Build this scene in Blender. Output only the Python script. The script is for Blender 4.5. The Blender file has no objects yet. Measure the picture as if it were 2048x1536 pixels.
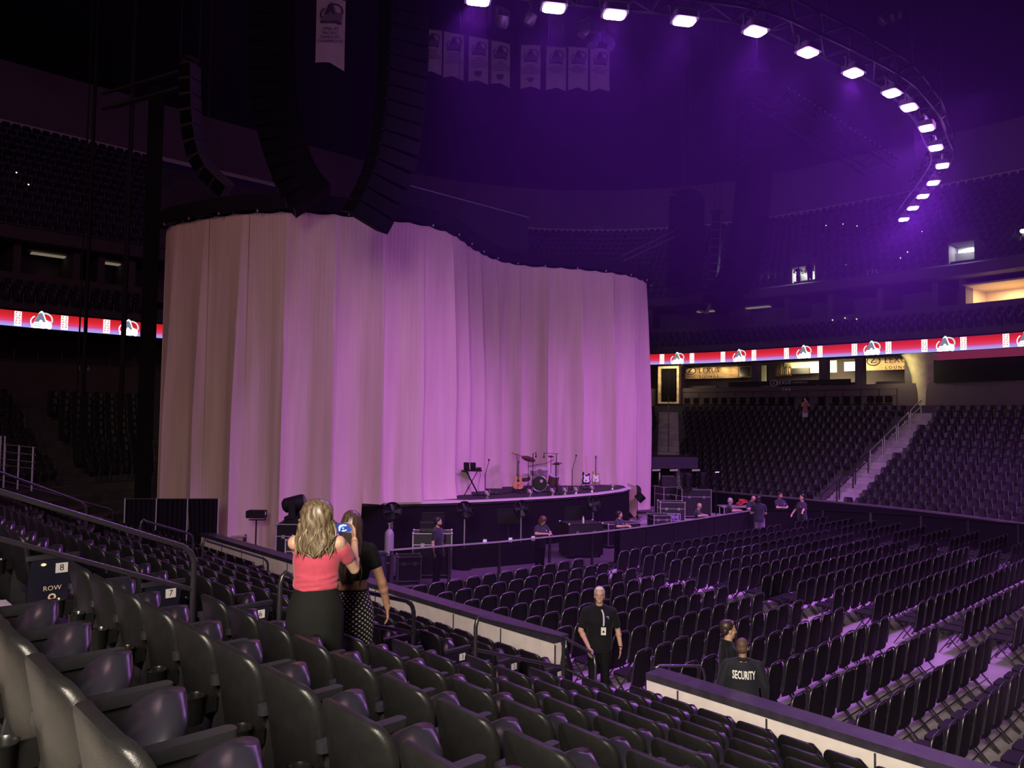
import bpy, bmesh, math, random
import numpy as np
from mathutils import Vector, Matrix, Quaternion
from mathutils.bvhtree import BVHTree
random.seed(7)
R = math.radians
C = bpy.context.scene.collection
S = bpy.context.scene

# ---------------------------------------------------------------- camera, world, light, exposure
CAM_H, FPX = 4.35, 1540.0
_th, _pi, _ro = R(46.7), R(2.65), R(0.8)
CF = Vector((math.cos(_th)*math.cos(_pi), math.sin(_th)*math.cos(_pi), math.sin(_pi)))
_r0 = Vector((math.sin(_th), -math.cos(_th), 0)); _u0 = _r0.cross(CF)
CR = _r0*math.cos(_ro) + _u0*math.sin(_ro)
CU = _u0*math.cos(_ro) - _r0*math.sin(_ro)
CP = Vector((0, 0, CAM_H))
cd = bpy.data.cameras.new('camera'); cam = bpy.data.objects.new('camera', cd); C.objects.link(cam)
cd.sensor_width = 36; cd.lens = FPX*36/2048; cd.clip_start = 0.05; cd.clip_end = 400
_m = Matrix((CR, CU, -CF)).transposed().to_4x4(); _m.translation = CP
cam.matrix_world = _m
S.camera = cam

w = bpy.data.worlds.new('world'); S.world = w; w.use_nodes = True
w.node_tree.nodes['Background'].inputs[0].default_value = (0.20, 0.07, 0.42, 1)
w.node_tree.nodes['Background'].inputs[1].default_value = 0.012
S.view_settings.view_transform = 'Standard'; S.view_settings.look = 'None'
S.view_settings.exposure = 0.0; S.view_settings.gamma = 1.0; S.view_settings.use_curve_mapping = False
S.cycles.max_bounces = 5; S.cycles.diffuse_bounces = 2; S.cycles.glossy_bounces = 2
S.cycles.transmission_bounces = 4; S.cycles.volume_bounces = 0; S.cycles.transparent_max_bounces = 8
S.cycles.sample_clamp_indirect = 2.0; S.cycles.sample_clamp_direct = 0.0
S.cycles.use_light_tree = True
S.cycles.volume_step_rate = 4.0

PURPLE = (0.60, 0.17, 1.0)
def add_area(name, loc, target, size, power, col, sizey=None, spread=None):
    d = bpy.data.lights.new(name, 'AREA'); d.energy = power; d.color = col
    d.shape = 'RECTANGLE' if sizey else 'DISK'; d.size = size
    if sizey: d.size_y = sizey
    if spread: d.spread = spread
    o = bpy.data.objects.new(name, d); C.objects.link(o); o.location = loc
    o.rotation_euler = (Vector(target)-Vector(loc)).to_track_quat('-Z', 'Y').to_euler()
    return o
def add_spot(name, loc, target, power, col, ang, blend=1.0, rad=0.15):
    d = bpy.data.lights.new(name, 'SPOT'); d.energy = power; d.color = col; d.spot_size = R(ang)
    d.spot_blend = blend; d.shadow_soft_size = rad
    o = bpy.data.objects.new(name, d); C.objects.link(o); o.location = loc
    o.rotation_euler = (Vector(target)-Vector(loc)).to_track_quat('-Z', 'Y').to_euler()
    return o
# the ring of purple wash lamps on the curved front truss (positions shared with the fixtures built below)
LAMPS = [(9.5,11.2),(10.75,10.35),(11.8,9.66),(13.0,8.82),(14.4,8.02),(16.05,7.68),(17.75,7.4),(19.5,7.2),
         (20.7,7.22),(22.5,7.4),(24.3,7.75),(26.15,8.15),(27.8,8.95),(29.2,9.75),(30.55,10.55),(32.0,11.4)]
LAMP_Z = 12.5
for i, (x, y) in enumerate(LAMPS):
    tgt = (20.7 + (x-20.7)*0.75, y + 9.0, 0.0) if i % 2 else (x + (x-20.7)*0.5, y + 1.0, 0.0)
    add_spot('wash_light', (x, y, LAMP_Z-0.12), tgt, (1550 if i % 2 else 1900)*(1.5 if i > 8 else 1.0), PURPLE, 88, 1.0, 0.2)
    d = bpy.data.lights.new('lamp_spill', 'POINT'); d.energy = 150; d.color = (0.62, 0.2, 1.0); d.shadow_soft_size = 0.12
    o = bpy.data.objects.new('lamp_spill', d); C.objects.link(o); o.location = (x, y, LAMP_Z-0.22)
# stage wash from high in the rig straight onto the drapes
add_spot('stage_wash_light', (24.0, 6.0, 13.5), (14.2, 21.5, 2.2), 4200, (0.76, 0.20, 1.0), 44, 1.0, 0.6)
add_spot('stage_wash_light', (27.0, 8.0, 13.5), (23.0, 22.0, 1.5), 2200, (0.76, 0.20, 1.0), 38, 1.0, 0.6)
# dim warm house light of the open concourse behind and above the camera
add_area('concourse_light', (-4.5, -2.0, 7.6), (6, 3.5, 0.3), 3.0, 1220, (1.0, 0.86, 0.70), 5.0, R(104))
add_area('drape_fill_light', (-4.0, 16.0, 17.0), (12, 24, 4), 5.0, 420, (1.0, 0.56, 0.56))  # added pink fill that lifts the drape end, no visible source
# ---------------------------------------------------------------- helpers
def cam_px(p):
    q = Vector(p)-CP; z = q.dot(CF)
    if z < 0.05: return None
    return 1024+FPX*q.dot(CR)/z, 768-FPX*q.dot(CU)/z, z
def ray(u, v): return CF + CR*((u-1024)/FPX) + CU*((768-v)/FPX)
def onz(u, v, z): d = ray(u, v); return CP + d*((z-CAM_H)/d.z)
def onx(u, v, x): d = ray(u, v); return CP + d*(x/d.x)
def ony(u, v, y): d = ray(u, v); return CP + d*(y/d.y)

def tag(o, label=None, cat=None, group=None, kind=None):
    if label: o['label'] = label
    if cat: o['category'] = cat
    if group: o['group'] = group
    if kind: o['kind'] = kind
    return o
def thing(name, label, cat, loc=(0, 0, 0), rz=0.0, group=None):
    o = bpy.data.objects.new(name, None); C.objects.link(o)
    o.location = loc; o.rotation_euler = (0, 0, rz); o.empty_display_size = 0.1
    return tag(o, label, cat, group)
def link(name, me, mat=None, parent=None, loc=None, rot=None):
    o = bpy.data.objects.new(name, me); C.objects.link(o)
    if mat and not me.materials: me.materials.append(mat)
    if parent: o.parent = parent
    if loc is not None: o.location = loc
    if rot is not None: o.rotation_euler = rot
    return o
def dup(root, loc, rz=None, label=None, group=None, parts=True):
    r = root.copy(); C.objects.link(r); r.location = loc
    if rz is not None: r.rotation_euler = (0, 0, rz)
    if label: r['label'] = label
    if group: r['group'] = group
    if parts:
        for ch in list(root.children):
            c = ch.copy(); C.objects.link(c); c.parent = r
            for g in ch.children:
                d = g.copy(); C.objects.link(d); d.parent = c
    return r
ORD = ['zeroth','first','second','third','fourth','fifth','sixth','seventh','eighth','ninth','tenth','eleventh','twelfth','thirteenth',
       'fourteenth','fifteenth','sixteenth','seventeenth','eighteenth','nineteenth','twentieth','twenty-first','twenty-second','twenty-third',
       'twenty-fourth','twenty-fifth','twenty-sixth','twenty-seventh','twenty-eighth','twenty-ninth','thirtieth','thirty-first','thirty-second',
       'thirty-third','thirty-fourth','thirty-fifth','thirty-sixth','thirty-seventh','thirty-eighth','thirty-ninth','fortieth','forty-first','forty-second']

class MB:
    """collects shapes into one mesh"""
    def __init__(s): s.v = []; s.f = []; s.m = []; s.M = Matrix.Identity(4); s.mi = 0; s.uv = None
    def add(s, vs, fs):
        b = len(s.v); M = s.M
        s.v += [tuple(M @ Vector(p)) for p in vs]
        s.f += [tuple(b+i for i in f) for f in fs]; s.m += [s.mi]*len(fs); return s
    def box(s, c, d, rot=None):
        x, y, z = d[0]/2, d[1]/2, d[2]/2
        vs = [Vector((i, j, k)) for i in (-x, x) for j in (-y, y) for k in (-z, z)]
        if rot is not None:
            q = rot if isinstance(rot, Matrix) else Matrix.Rotation(rot, 3, 'Z'); vs = [q @ p for p in vs]
        c = Vector(c)
        return s.add([p+c for p in vs], [(0,1,3,2),(4,6,7,5),(0,4,5,1),(2,3,7,6),(0,2,6,4),(1,5,7,3)])
    def span(s, a, b): # box between two corners
        a, b = Vector(a), Vector(b); return s.box((a+b)/2, [abs(t) for t in (b-a)])
    def bar(s, a, b, w, h=None): # rectangular bar from a to b
        a, b = Vector(a), Vector(b); d = b-a; L = d.length
        q = d.to_track_quat('X', 'Z').to_matrix(); return s.box((a+b)/2, (L, w, h or w), q)
    def tube(s, pts, r, n=8, cap=True, closed=False):
        pts = [Vector(p) for p in pts]; rs = r if isinstance(r, (list, tuple)) else [r]*len(pts)
        vs = []; N = len(pts); up = None
        for i, p in enumerate(pts):
            a = pts[i-1] if (i or closed) else p; b = pts[(i+1) % N] if (i < N-1 or closed) else p
            t = (b-a); t = t.normalized() if t.length > 1e-9 else Vector((0, 0, 1))
            if up is None:
                up = Vector((0, 0, 1)) if abs(t.z) < .9 else Vector((1, 0, 0))
            x = up.cross(t)
            if x.length < 1e-6: x = Vector((1, 0, 0)).cross(t)
            x.normalize(); y = t.cross(x); up = y
            for k in range(n):
                an = 2*math.pi*k/n; vs.append(p + (x*math.cos(an)+y*math.sin(an))*rs[i])
        fs = []
        for i in range(N if closed else N-1):
            a, b = i*n, ((i+1) % N)*n
            for k in range(n): fs.append((a+k, a+(k+1) % n, b+(k+1) % n, b+k))
        if cap and not closed: fs += [tuple(reversed(range(n))), tuple(range((N-1)*n, N*n))]
        return s.add(vs, fs)
    def cyl(s, a, b, r, n=12, r2=None): return s.tube([a, b], [r, r if r2 is None else r2], n)
    def lathe(s, prof, n=16, c=(0, 0, 0), axis=None): # prof: (radius, height)
        c = Vector(c); q = Vector(axis).to_track_quat('Z', 'Y').to_matrix() if axis is not None else Matrix.Identity(3)
        vs = [c + q @ Vector((r*math.cos(2*math.pi*k/n), r*math.sin(2*math.pi*k/n), h)) for r, h in prof for k in range(n)]
        fs = [(i*n+k, i*n+(k+1) % n, (i+1)*n+(k+1) % n, (i+1)*n+k) for i in range(len(prof)-1) for k in range(n)]
        fs += [tuple(reversed(range(n))), tuple(range((len(prof)-1)*n, len(prof)*n))]
        return s.add(vs, fs)
    def ball(s, c, r, n=10, m=7, rot=None):
        c = Vector(c); rr = r if isinstance(r, (tuple, list)) else (r, r, r)
        vs = []
        for i in range(m+1):
            a = math.pi*i/m
            for k in range(n):
                b = 2*math.pi*k/n
                p = Vector((rr[0]*math.sin(a)*math.cos(b), rr[1]*math.sin(a)*math.sin(b), -rr[2]*math.cos(a)))
                vs.append(c + (rot @ p if rot is not None else p))
        fs = [(i*n+k, i*n+(k+1) % n, (i+1)*n+(k+1) % n, (i+1)*n+k) for i in range(m) for k in range(n)]
        return s.add(vs, fs)
    def prism(s, poly, a, b, fn): # 2D outline extruded from a to b; fn(x, y, h) -> 3D
        n = len(poly); vs = [fn(x, y, a) for x, y in poly] + [fn(x, y, b) for x, y in poly]
        fs = [(i, (i+1) % n, n+(i+1) % n, n+i) for i in range(n)] + [tuple(reversed(range(n))), tuple(range(n, 2*n))]
        return s.add(vs, fs)
    def mesh(s, name, smooth=None):
        me = bpy.data.meshes.new(name); me.from_pydata(s.v, [], s.f)
        if any(s.m): me.polygons.foreach_set('material_index', s.m)
        bm = bmesh.new(); bm.from_mesh(me)
        bmesh.ops.remove_doubles(bm, verts=bm.verts, dist=1e-6)
        bmesh.ops.recalc_face_normals(bm, faces=bm.faces); bm.to_mesh(me); bm.free()
        if smooth:
            me.polygons.foreach_set('use_smooth', [True]*len(me.polygons)); me.set_sharp_from_angle(angle=R(smooth))
        me.update(); return me
    def build(s, name, mat, parent=None, smooth=None, loc=None, rot=None):
        me = s.mesh(name, smooth)
        for m in (mat if isinstance(mat, (list, tuple)) else [mat]): me.materials.append(m)
        return link(name, me, None, parent, loc, rot)
def rrect(w, h, r, n=4, cx=0, cy=0): # rounded rectangle outline
    out = []
    for sx, sy, a0 in ((1, 1, 0), (-1, 1, 90), (-1, -1, 180), (1, -1, 270)):
        for i in range(n+1):
            a = R(a0+90*i/n); out.append((cx+sx*(w/2-r)+r*math.cos(a), cy+sy*(h/2-r)+r*math.sin(a)))
    return out
def struct(o): o['kind'] = 'structure'; return o

# ---------------------------------------------------------------- materials
MATS = {}
def mat(name, col, rough=0.6, metal=0.0, var=0.0, scale=8.0, bump=0.0, bscale=60.0, spec=0.5, emit=None, estr=0.0, col2=None, sheen=0.0, stretch=None, alpha=None):
    if name in MATS: return MATS[name]
    m = bpy.data.materials.new(name); m.use_nodes = True; nt = m.node_tree; b = nt.nodes['Principled BSDF']
    b.inputs['Base Color'].default_value = (*col, 1); b.inputs['Roughness'].default_value = rough
    b.inputs['Metallic'].default_value = metal; b.inputs['Specular IOR Level'].default_value = spec
    if sheen: b.inputs['Sheen Weight'].default_value = sheen
    if emit: b.inputs['Emission Color'].default_value = (*emit, 1); b.inputs['Emission Strength'].default_value = estr
    if alpha is not None: b.inputs['Alpha'].default_value = alpha
    if var or bump or col2:
        tc = nt.nodes.new('ShaderNodeTexCoord'); mp = nt.nodes.new('ShaderNodeMapping')
        nt.links.new(tc.outputs['Object'], mp.inputs[0])
        if stretch: mp.inputs['Scale'].default_value = stretch
    if var or col2:
        n = nt.nodes.new('ShaderNodeTexNoise'); n.inputs['Scale'].default_value = scale; n.inputs['Detail'].default_value = 5
        nt.links.new(mp.outputs[0], n.inputs['Vector'])
        rp = nt.nodes.new('ShaderNodeValToRGB'); c2 = col2 or tuple(max(0, c*(1-var)) for c in col); c1 = col if col2 else tuple(min(1, c*(1+var)) for c in col)
        rp.color_ramp.elements[0].position = 0.35; rp.color_ramp.elements[1].position = 0.65
        rp.color_ramp.elements[0].color = (*c2, 1); rp.color_ramp.elements[1].color = (*c1, 1)
        nt.links.new(n.outputs[0], rp.inputs[0]); nt.links.new(rp.outputs[0], b.inputs['Base Color'])
    if bump:
        n2 = nt.nodes.new('ShaderNodeTexNoise'); n2.inputs['Scale'].default_value = bscale; n2.inputs['Detail'].default_value = 4
        nt.links.new(mp.outputs[0], n2.inputs['Vector']); bp = nt.nodes.new('ShaderNodeBump'); bp.inputs['Strength'].default_value = bump
        bp.inputs['Distance'].default_value = 0.01
        nt.links.new(n2.outputs[0], bp.inputs['Height']); nt.links.new(bp.outputs[0], b.inputs['Normal'])
    MATS[name] = m; return m
def emat(name, col, s): return mat(name, (0.01, 0.01, 0.01), 0.6, spec=0.1, emit=col, estr=s)
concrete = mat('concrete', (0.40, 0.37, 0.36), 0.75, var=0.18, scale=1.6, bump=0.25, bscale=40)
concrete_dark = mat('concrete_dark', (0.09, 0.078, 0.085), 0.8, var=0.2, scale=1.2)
floor_mat = mat('event_floor', (0.46, 0.40, 0.43), 0.55, var=0.14, scale=0.9, bump=0.15, bscale=20)
wallpaint = mat('warm_wall_paint', (0.10, 0.075, 0.085), 0.8, var=0.06, scale=0.6)
bandpaint = mat('rear_wall_paint', (0.20, 0.145, 0.17), 0.85, var=0.12, scale=0.25)
boardwhite = mat('board_white', (0.74, 0.69, 0.65), 0.5, var=0.06, scale=5)
capdark = mat('board_cap', (0.035, 0.03, 0.045), 0.45, var=0.25, scale=6)
roofblack = mat('roof_black', (0.012, 0.011, 0.014), 0.95)
black = mat('matte_black', (0.008, 0.007, 0.009), 0.65, spec=0.25)
blackgloss = mat('gloss_black', (0.012, 0.011, 0.013), 0.25)
blackcloth = mat('black_drape', (0.010, 0.008, 0.012), 0.95, spec=0.1)
darkmetal = mat('dark_metal', (0.045, 0.043, 0.048), 0.4, 0.7)
trussblack = mat('truss_black', (0.004, 0.004, 0.005), 0.8, spec=0.05)
steel = mat('steel', (0.55, 0.54, 0.55), 0.35, 0.9)
alu = mat('aluminium_edge', (0.62, 0.60, 0.62), 0.35, 0.7)
railmetal = mat('handrail_metal', (0.065, 0.06, 0.068), 0.30, 0.7)
seatplastic = mat('seat_plastic', (0.0085, 0.0085, 0.0088), 0.38, spec=0.36, var=0.1, scale=20, bump=0.12, bscale=220)
seatpan = mat('seat_cushion_vinyl', (0.012, 0.011, 0.018), 0.27, spec=0.6)
armplastic = mat('armrest_plastic', (0.014, 0.014, 0.017), 0.45)
cupplastic = mat('cup_holder_plastic', (0.006, 0.006, 0.006), 0.25)
chairblack = mat('chair_black', (0.009, 0.007, 0.011), 0.6, spec=0.22)
chairframe = mat('chair_frame', (0.13, 0.12, 0.14), 0.30, 0.85)
farseat = mat('far_seat', (0.022, 0.018, 0.025), 0.45, spec=0.4)
whitetext = mat('white_print', (0.8, 0.8, 0.78), 0.6)
skin_pale = mat('skin_pale', (0.50, 0.30, 0.215), 0.5, var=0.05, scale=12)
skin_tan = mat('skin_tan', (0.38, 0.205, 0.13), 0.5, var=0.05, scale=12)
skin_brown = mat('skin_brown', (0.30, 0.17, 0.11), 0.5, var=0.05, scale=12)
def text_mesh(txt, size, align='CENTER', ext=0.0, res=2, sp=1.0, bold=0.0):
    cu = bpy.data.curves.new('t', 'FONT'); cu.body = txt; cu.size = size; cu.align_x = align; cu.align_y = 'CENTER'
    cu.extrude = ext; cu.offset = bold; cu.resolution_u = res; cu.space_character = sp
    o = bpy.data.objects.new('t', cu); C.objects.link(o)
    me = bpy.data.meshes.new_from_object(o.evaluated_get(bpy.context.evaluated_depsgraph_get()))
    bpy.data.objects.remove(o); bpy.data.curves.remove(cu); return me
def frame_obj(o, origin, xdir, updir): # place local X along xdir, local Y along updir
    x = Vector(xdir).normalized(); y = Vector(updir).normalized(); z = x.cross(y)
    m = Matrix((x, y, z)).transposed().to_4x4(); m.translation = Vector(origin); o.matrix_world = m; return o
def sign_text(txt, size, mt, origin, xdir, updir, parent=None, name='lettering', ext=0.004, sp=1.0):
    me = text_mesh(txt, size, ext=ext, sp=sp); me.materials.clear(); o = link(name, me, mt)
    frame_obj(o, origin, xdir, updir)
    if parent:
        o.parent = parent; o.matrix_parent_inverse = parent.matrix_basis.inverted()
    return o
# ---------------------------------------------------------------- bowl geometry
def outline(o, ymin=-9.0):
    """plan curve of the seating bowl, o metres outside the dasher wall; same sample count for every o"""
    xn, xf, ye, r = 8.6-o, 32.8+o, 32+0.8*o, 5+0.75*o
    pts = [(xn, ymin+(ye-r-ymin)*i/12) for i in range(12)]
    pts += [(xn+r-r*math.cos(a), ye-r+r*math.sin(a)) for a in [math.pi/2*i/12 for i in range(12)]]
    pts += [(xn+r+(xf-xn-2*r)*i/6, ye) for i in range(6)]
    pts += [(xf-r+r*math.sin(a), ye-r+r*math.cos(a)) for a in [math.pi/2*i/12 for i in range(12)]]
    for i in range(25):
        y = ye-r+(ymin-(ye-r))*i/24
        pts.append((xf-(0.03*(15-y)**2 if y < 15 else 0), y))
    return pts
def loft(name, prof, mt, lo=0, hi=None, smooth=None):
    """sweep a profile of (offset, height) around the bowl"""
    curves = [outline(o) for o, z in prof]; N = len(curves[0]); hi = N if hi is None else hi
    vs = [(x, y, prof[k][1]) for k, c in enumerate(curves) for x, y in c[lo:hi]]; n = hi-lo
    fs = [(k*n+i, k*n+i+1, (k+1)*n+i+1, (k+1)*n+i) for k in range(len(prof)-1) for i in range(n-1)]
    m = MB(); m.add(vs, fs); return struct(m.build(name, mt, smooth=smooth))
def hit(o, u, v):
    """where the sight line of a pixel meets the bowl curve at offset o: point, unit tangent, unit inward normal"""
    d = ray(u, v); a = Vector((d.x, d.y)); best = None; c = outline(o)
    for (x0, y0), (x1, y1) in zip(c, c[1:]):
        e = Vector((x1-x0, y1-y0)); den = a.x*(-e.y)-a.y*(-e.x)
        if abs(den) < 1e-9: continue
        t = (x0*(-e.y)-y0*(-e.x))/den; s = (a.x*y0-a.y*x0)/den
        if t > 3 and -1e-6 <= s <= 1+1e-6 and (best is None or t > best[0]): best = (t, e.normalized())
    t, e = best; p = CP+d*t; tg = Vector((e.x, e.y, 0)); nm = Vector((e.y, -e.x, 0))
    return p, tg, nm

# near rows: back of the seat row and height of its top (row one is next to the white boards)
ROWX = [None, 7.57, 6.70, 5.833, 4.965, 4.096, 3.228, 2.36, 1.467, 0.55]
ROWZ = [None, 1.17, 1.455, 1.75, 2.05, 2.36, 2.68, 3.008, 3.346, 3.684]
SEAT_H = 0.84
TREAD = [None]+[z-SEAT_H for z in ROWZ[1:]]+[3.19, 3.53, 3.88, 4.23, 4.58]
EDGE = [0.2]+[8.6-(x-0.14) for x in ROWX[1:]]+[8.19+0.89*k for k in range(1, 6)]   # EDGE[r-1]..EDGE[r] is the tread of row r
NROW = 14

wk = MB(); wk.span((-0.6, -1.5, 3.10), (0.36, 5.9, 3.205)); struct(wk.build('floor_walkway', mat('walkway_concrete', (0.50, 0.46, 0.40), 0.7, var=0.15, scale=4, bump=0.2, bscale=60)))
fl = MB(); fl.span((2, -14, -0.1), (40, 40, 0)); struct(fl.build('floor', floor_mat))
prof = [(0.2, 0.0)]
for r in range(1, NROW+1):
    prof += [(EDGE[r-1], TREAD[r]), (EDGE[r], TREAD[r])]
prof += [(EDGE[NROW], 5.45), (EDGE[NROW]+0.12, 5.45)]
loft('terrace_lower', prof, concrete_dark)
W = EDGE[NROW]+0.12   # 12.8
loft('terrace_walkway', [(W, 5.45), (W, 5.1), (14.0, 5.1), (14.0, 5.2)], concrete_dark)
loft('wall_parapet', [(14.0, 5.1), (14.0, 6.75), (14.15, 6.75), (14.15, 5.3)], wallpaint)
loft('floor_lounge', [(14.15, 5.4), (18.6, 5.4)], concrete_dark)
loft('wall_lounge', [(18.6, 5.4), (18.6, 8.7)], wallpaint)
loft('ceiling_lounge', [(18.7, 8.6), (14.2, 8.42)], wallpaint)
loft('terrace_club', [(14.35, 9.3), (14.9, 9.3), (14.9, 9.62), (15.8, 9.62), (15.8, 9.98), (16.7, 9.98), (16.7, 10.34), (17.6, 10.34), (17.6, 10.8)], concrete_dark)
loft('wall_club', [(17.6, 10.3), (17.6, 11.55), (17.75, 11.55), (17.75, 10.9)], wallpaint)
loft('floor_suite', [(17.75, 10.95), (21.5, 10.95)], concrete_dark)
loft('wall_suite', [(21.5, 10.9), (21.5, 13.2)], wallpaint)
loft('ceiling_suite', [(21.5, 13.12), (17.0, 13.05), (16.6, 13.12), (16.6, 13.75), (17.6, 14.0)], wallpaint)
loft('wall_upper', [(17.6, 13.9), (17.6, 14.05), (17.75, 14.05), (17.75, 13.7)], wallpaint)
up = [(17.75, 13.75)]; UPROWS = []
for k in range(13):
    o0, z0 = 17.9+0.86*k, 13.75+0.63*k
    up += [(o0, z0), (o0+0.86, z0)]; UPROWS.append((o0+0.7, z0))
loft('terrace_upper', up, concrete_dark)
loft('wall_rear', [(29.1, 22.0), (29.4, 22.0), (29.4, 26.8)], bandpaint)
loft('trim_rear', [(29.05, 22.0), (29.05, 22.28), (29.3, 22.28)], boardwhite)
loft('ceiling', [(29.6, 26.0), (28.6, 26.3), (20.0, 29.0), (12.0, 31.0), (2.0, 32.0), (-3.2, 32.0)], roofblack)
rc = MB(); rc.span((5, -9, 32), (37, 36, 32.2)); struct(rc.build('ceiling_panel', roofblack))
# white boards beside the event floor, dark cap on top, gap for the stairs
def boards(name, y0, y1, x0, x1):
    t = MB(); n = 1
    t.add([(x0, y0, 0), (x0+.16, y0, 0), (x0, y0, .96), (x0+.16, y0, .96), (x1, y1, 0), (x1+.16, y1, 0), (x1, y1, .96), (x1+.16, y1, .96)],
          [(0, 1, 3, 2), (4, 6, 7, 5), (0, 4, 5, 1), (2, 3, 7, 6), (0, 2, 6, 4), (1, 5, 7, 3)])
    o = struct(t.build(name, boardwhite))
    c = MB(); c.add([(x0-.02, y0, .96), (x0+.3, y0, .96), (x0-.02, y0, 1.05), (x0+.3, y0, 1.05), (x1-.02, y1, .96), (x1+.3, y1, .96), (x1-.02, y1, 1.05), (x1+.3, y1, 1.05)],
          [(0, 1, 3, 2), (4, 6, 7, 5), (0, 4, 5, 1), (2, 3, 7, 6), (0, 2, 6, 4), (1, 5, 7, 3)])
    struct(c.build('trim_1', capdark, o))
    k = MB(); yy = y0
    while yy < y1-0.1:   # joints between the board panels
        f = (yy-y0)/(y1-y0); xx = x0+(x1-x0)*f
        k.box((xx-0.004, yy, 0.48), (0.012, 0.02, 0.92)); yy += 1.22
    k.build('panel_joint', capdark, o)
    return o
boards('wall_near', -4.0, 6.25, 8.36, 8.40)
boards('wall_near', 8.15, 24.0, 8.66, 8.62)
ff = [(x, y) for x, y in outline(-0.1) if y > 15.5 and x > 20]
fb = MB()
c0, c1 = outline(0.0), outline(0.18); n = len(c0)
vs = [(x, y, 0) for x, y in c0]+[(x, y, 1.05) for x, y in c0]+[(x, y, 1.05) for x, y in c1]
fb.add(vs[0:0]+[v for v in vs], [(i, i+1, n+i+1, n+i) for i in range(14, n-1)]+[(n+i, n+i+1, 2*n+i+1, 2*n+i) for i in range(14, n-1)])
struct(fb.build('wall_far', concrete_dark))

# ---------------------------------------------------------------- stairs (aisles)
AISLES_NEAR = [(5.95, 7.3), (15.0, 16.1)]
def stairs_at(pf, nrows, name='stairs', mt=concrete):
    """half steps along an aisle: pf(o, side) -> plan point"""
    m = MB()
    for r in range(1, nrows+1):
        a, b = EDGE[r-1], EDGE[r]; z = TREAD[r]; zn = TREAD[r+1] if r < NROW else 5.45
        mid = b-0.30; zm = (z+zn)/2
        for (o0, o1, zz, zb) in ((a-0.02, b, z+0.012, z-0.35), (mid, b+0.01, zm, z)):
            q = [pf(o0, 0), pf(o0, 1), pf(o1, 1), pf(o1, 0)]
            vs = [(*p, zz) for p in q]+[(*p, zb) for p in q]
            m.add(vs, [(0, 1, 2, 3), (0, 4, 5, 1), (1, 5, 6, 2), (2, 6, 7, 3), (3, 7, 4, 0)])
    return struct(m.build(name, mt))
for y0, y1 in AISLES_NEAR:
    stairs_at(lambda o, s, y0=y0, y1=y1: (8.6-o, y1 if s else y0), 10, 'floor_stairs')
def farx(o, y): return 32.8+o-(0.03*(15-y)**2 if y < 15 else 0)
stairs_at(lambda o, s: (farx(o, 15.3), 14.75 if s else 15.95), 14, 'floor_stairs')
_d = hit(13.6, 1337, 790)[0]; _r = 5+0.75*13.6
CA = math.atan2(_d.y-(32+0.8*13.6-_r), _d.x-(32.8+13.6-_r))  # aisle through the far corner
CV = Vector((math.cos(R(35.2)), math.sin(R(35.2)))); CD = Vector((_d.x, _d.y))
def corner(o, ang=0, side=0.0):
    """point of the corner aisle's straight run at bowl offset o"""
    P = CD+Vector((-CV.y, CV.x))*side; best = None; c = outline(o)
    for (x0, y0), (x1, y1) in zip(c, c[1:]):
        e = Vector((x1-x0, y1-y0)); den = CV.x*(-e.y)+CV.y*e.x
        if abs(den) < 1e-9: continue
        wx, wy = x0-P.x, y0-P.y; t = (wx*(-e.y)+wy*e.x)/den; s = (CV.x*wy-CV.y*wx)/den
        if 0 <= s <= 1 and abs(t) < 16 and (best is None or abs(t) < abs(best)): best = t
    q = P+CV*(best if best is not None else (o-13.6)*1.1); return (q.x, q.y)
def corner_dist(x, y): return abs((x-CD.x)*(-CV.y)+(y-CD.y)*CV.x)
stairs_at(lambda o, s: corner(o, CA, 0.65 if s else -0.65), 14, 'floor_stairs')

# ---------------------------------------------------------------- LED ribbon round the bowl
rib = MB(); A0, A1 = outline(14.2), outline(14.2)
L = 0; us = [0]
for (x0, y0), (x1, y1) in zip(A0, A0[1:]): L += math.hypot(x1-x0, y1-y0); us.append(L)
m = bpy.data.materials.new('led_ribbon'); m.use_nodes = True; nt = m.node_tree; nt.nodes.clear()
out = nt.nodes.new('ShaderNodeOutputMaterial'); em = nt.nodes.new('ShaderNodeEmission'); tc = nt.nodes.new('ShaderNodeTexCoord')
sx = nt.nodes.new('ShaderNodeSeparateXYZ'); mr = nt.nodes.new('ShaderNodeMapRange'); rp = nt.nodes.new('ShaderNodeValToRGB')
nt.links.new(tc.outputs['Object'], sx.inputs[0]); nt.links.new(sx.outputs['Z'], mr.inputs[0])
mr.inputs[1].default_value = 8.5; mr.inputs[2].default_value = 9.25
e = rp.color_ramp.elements; e[0].position = 0.0; e[0].color = (0.42, 0.42, 0.95, 1); e[1].position = 1.0; e[1].color = (0.55, 0.012, 0.02, 1)
for p_, c_ in ((0.18, (0.50, 0.28, 0.85)), (0.34, (0.75, 0.06, 0.22)), (0.60, (0.80, 0.025, 0.035))):
    k = e.new(p_); k.color = (*c_, 1)
nt.links.new(mr.outputs[0], rp.inputs[0]); nt.links.new(rp.outputs[0], em.inputs[0]); em.inputs[1].default_value = 0.95
nt.links.new(em.outputs[0], out.inputs[0]); led = m
n = len(A0)
rib.add([(x, y, 8.5) for x, y in A0]+[(x, y, 9.25) for x, y in A0], [(i, i+1, n+i+1, n+i) for i in range(n-1)])
rib_o = rib.build('led_ribbon_board', led)
tag(rib_o, 'red to violet glowing LED ribbon running round the bowl above the lounge', 'display')
bk = MB(); B0 = outline(14.5)
bk.add([(x, y, z) for z in (8.40, 9.33) for x, y in B0], [(i, i+1, n+i+1, n+i) for i in range(n-1)])
B1 = outline(14.17)
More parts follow.
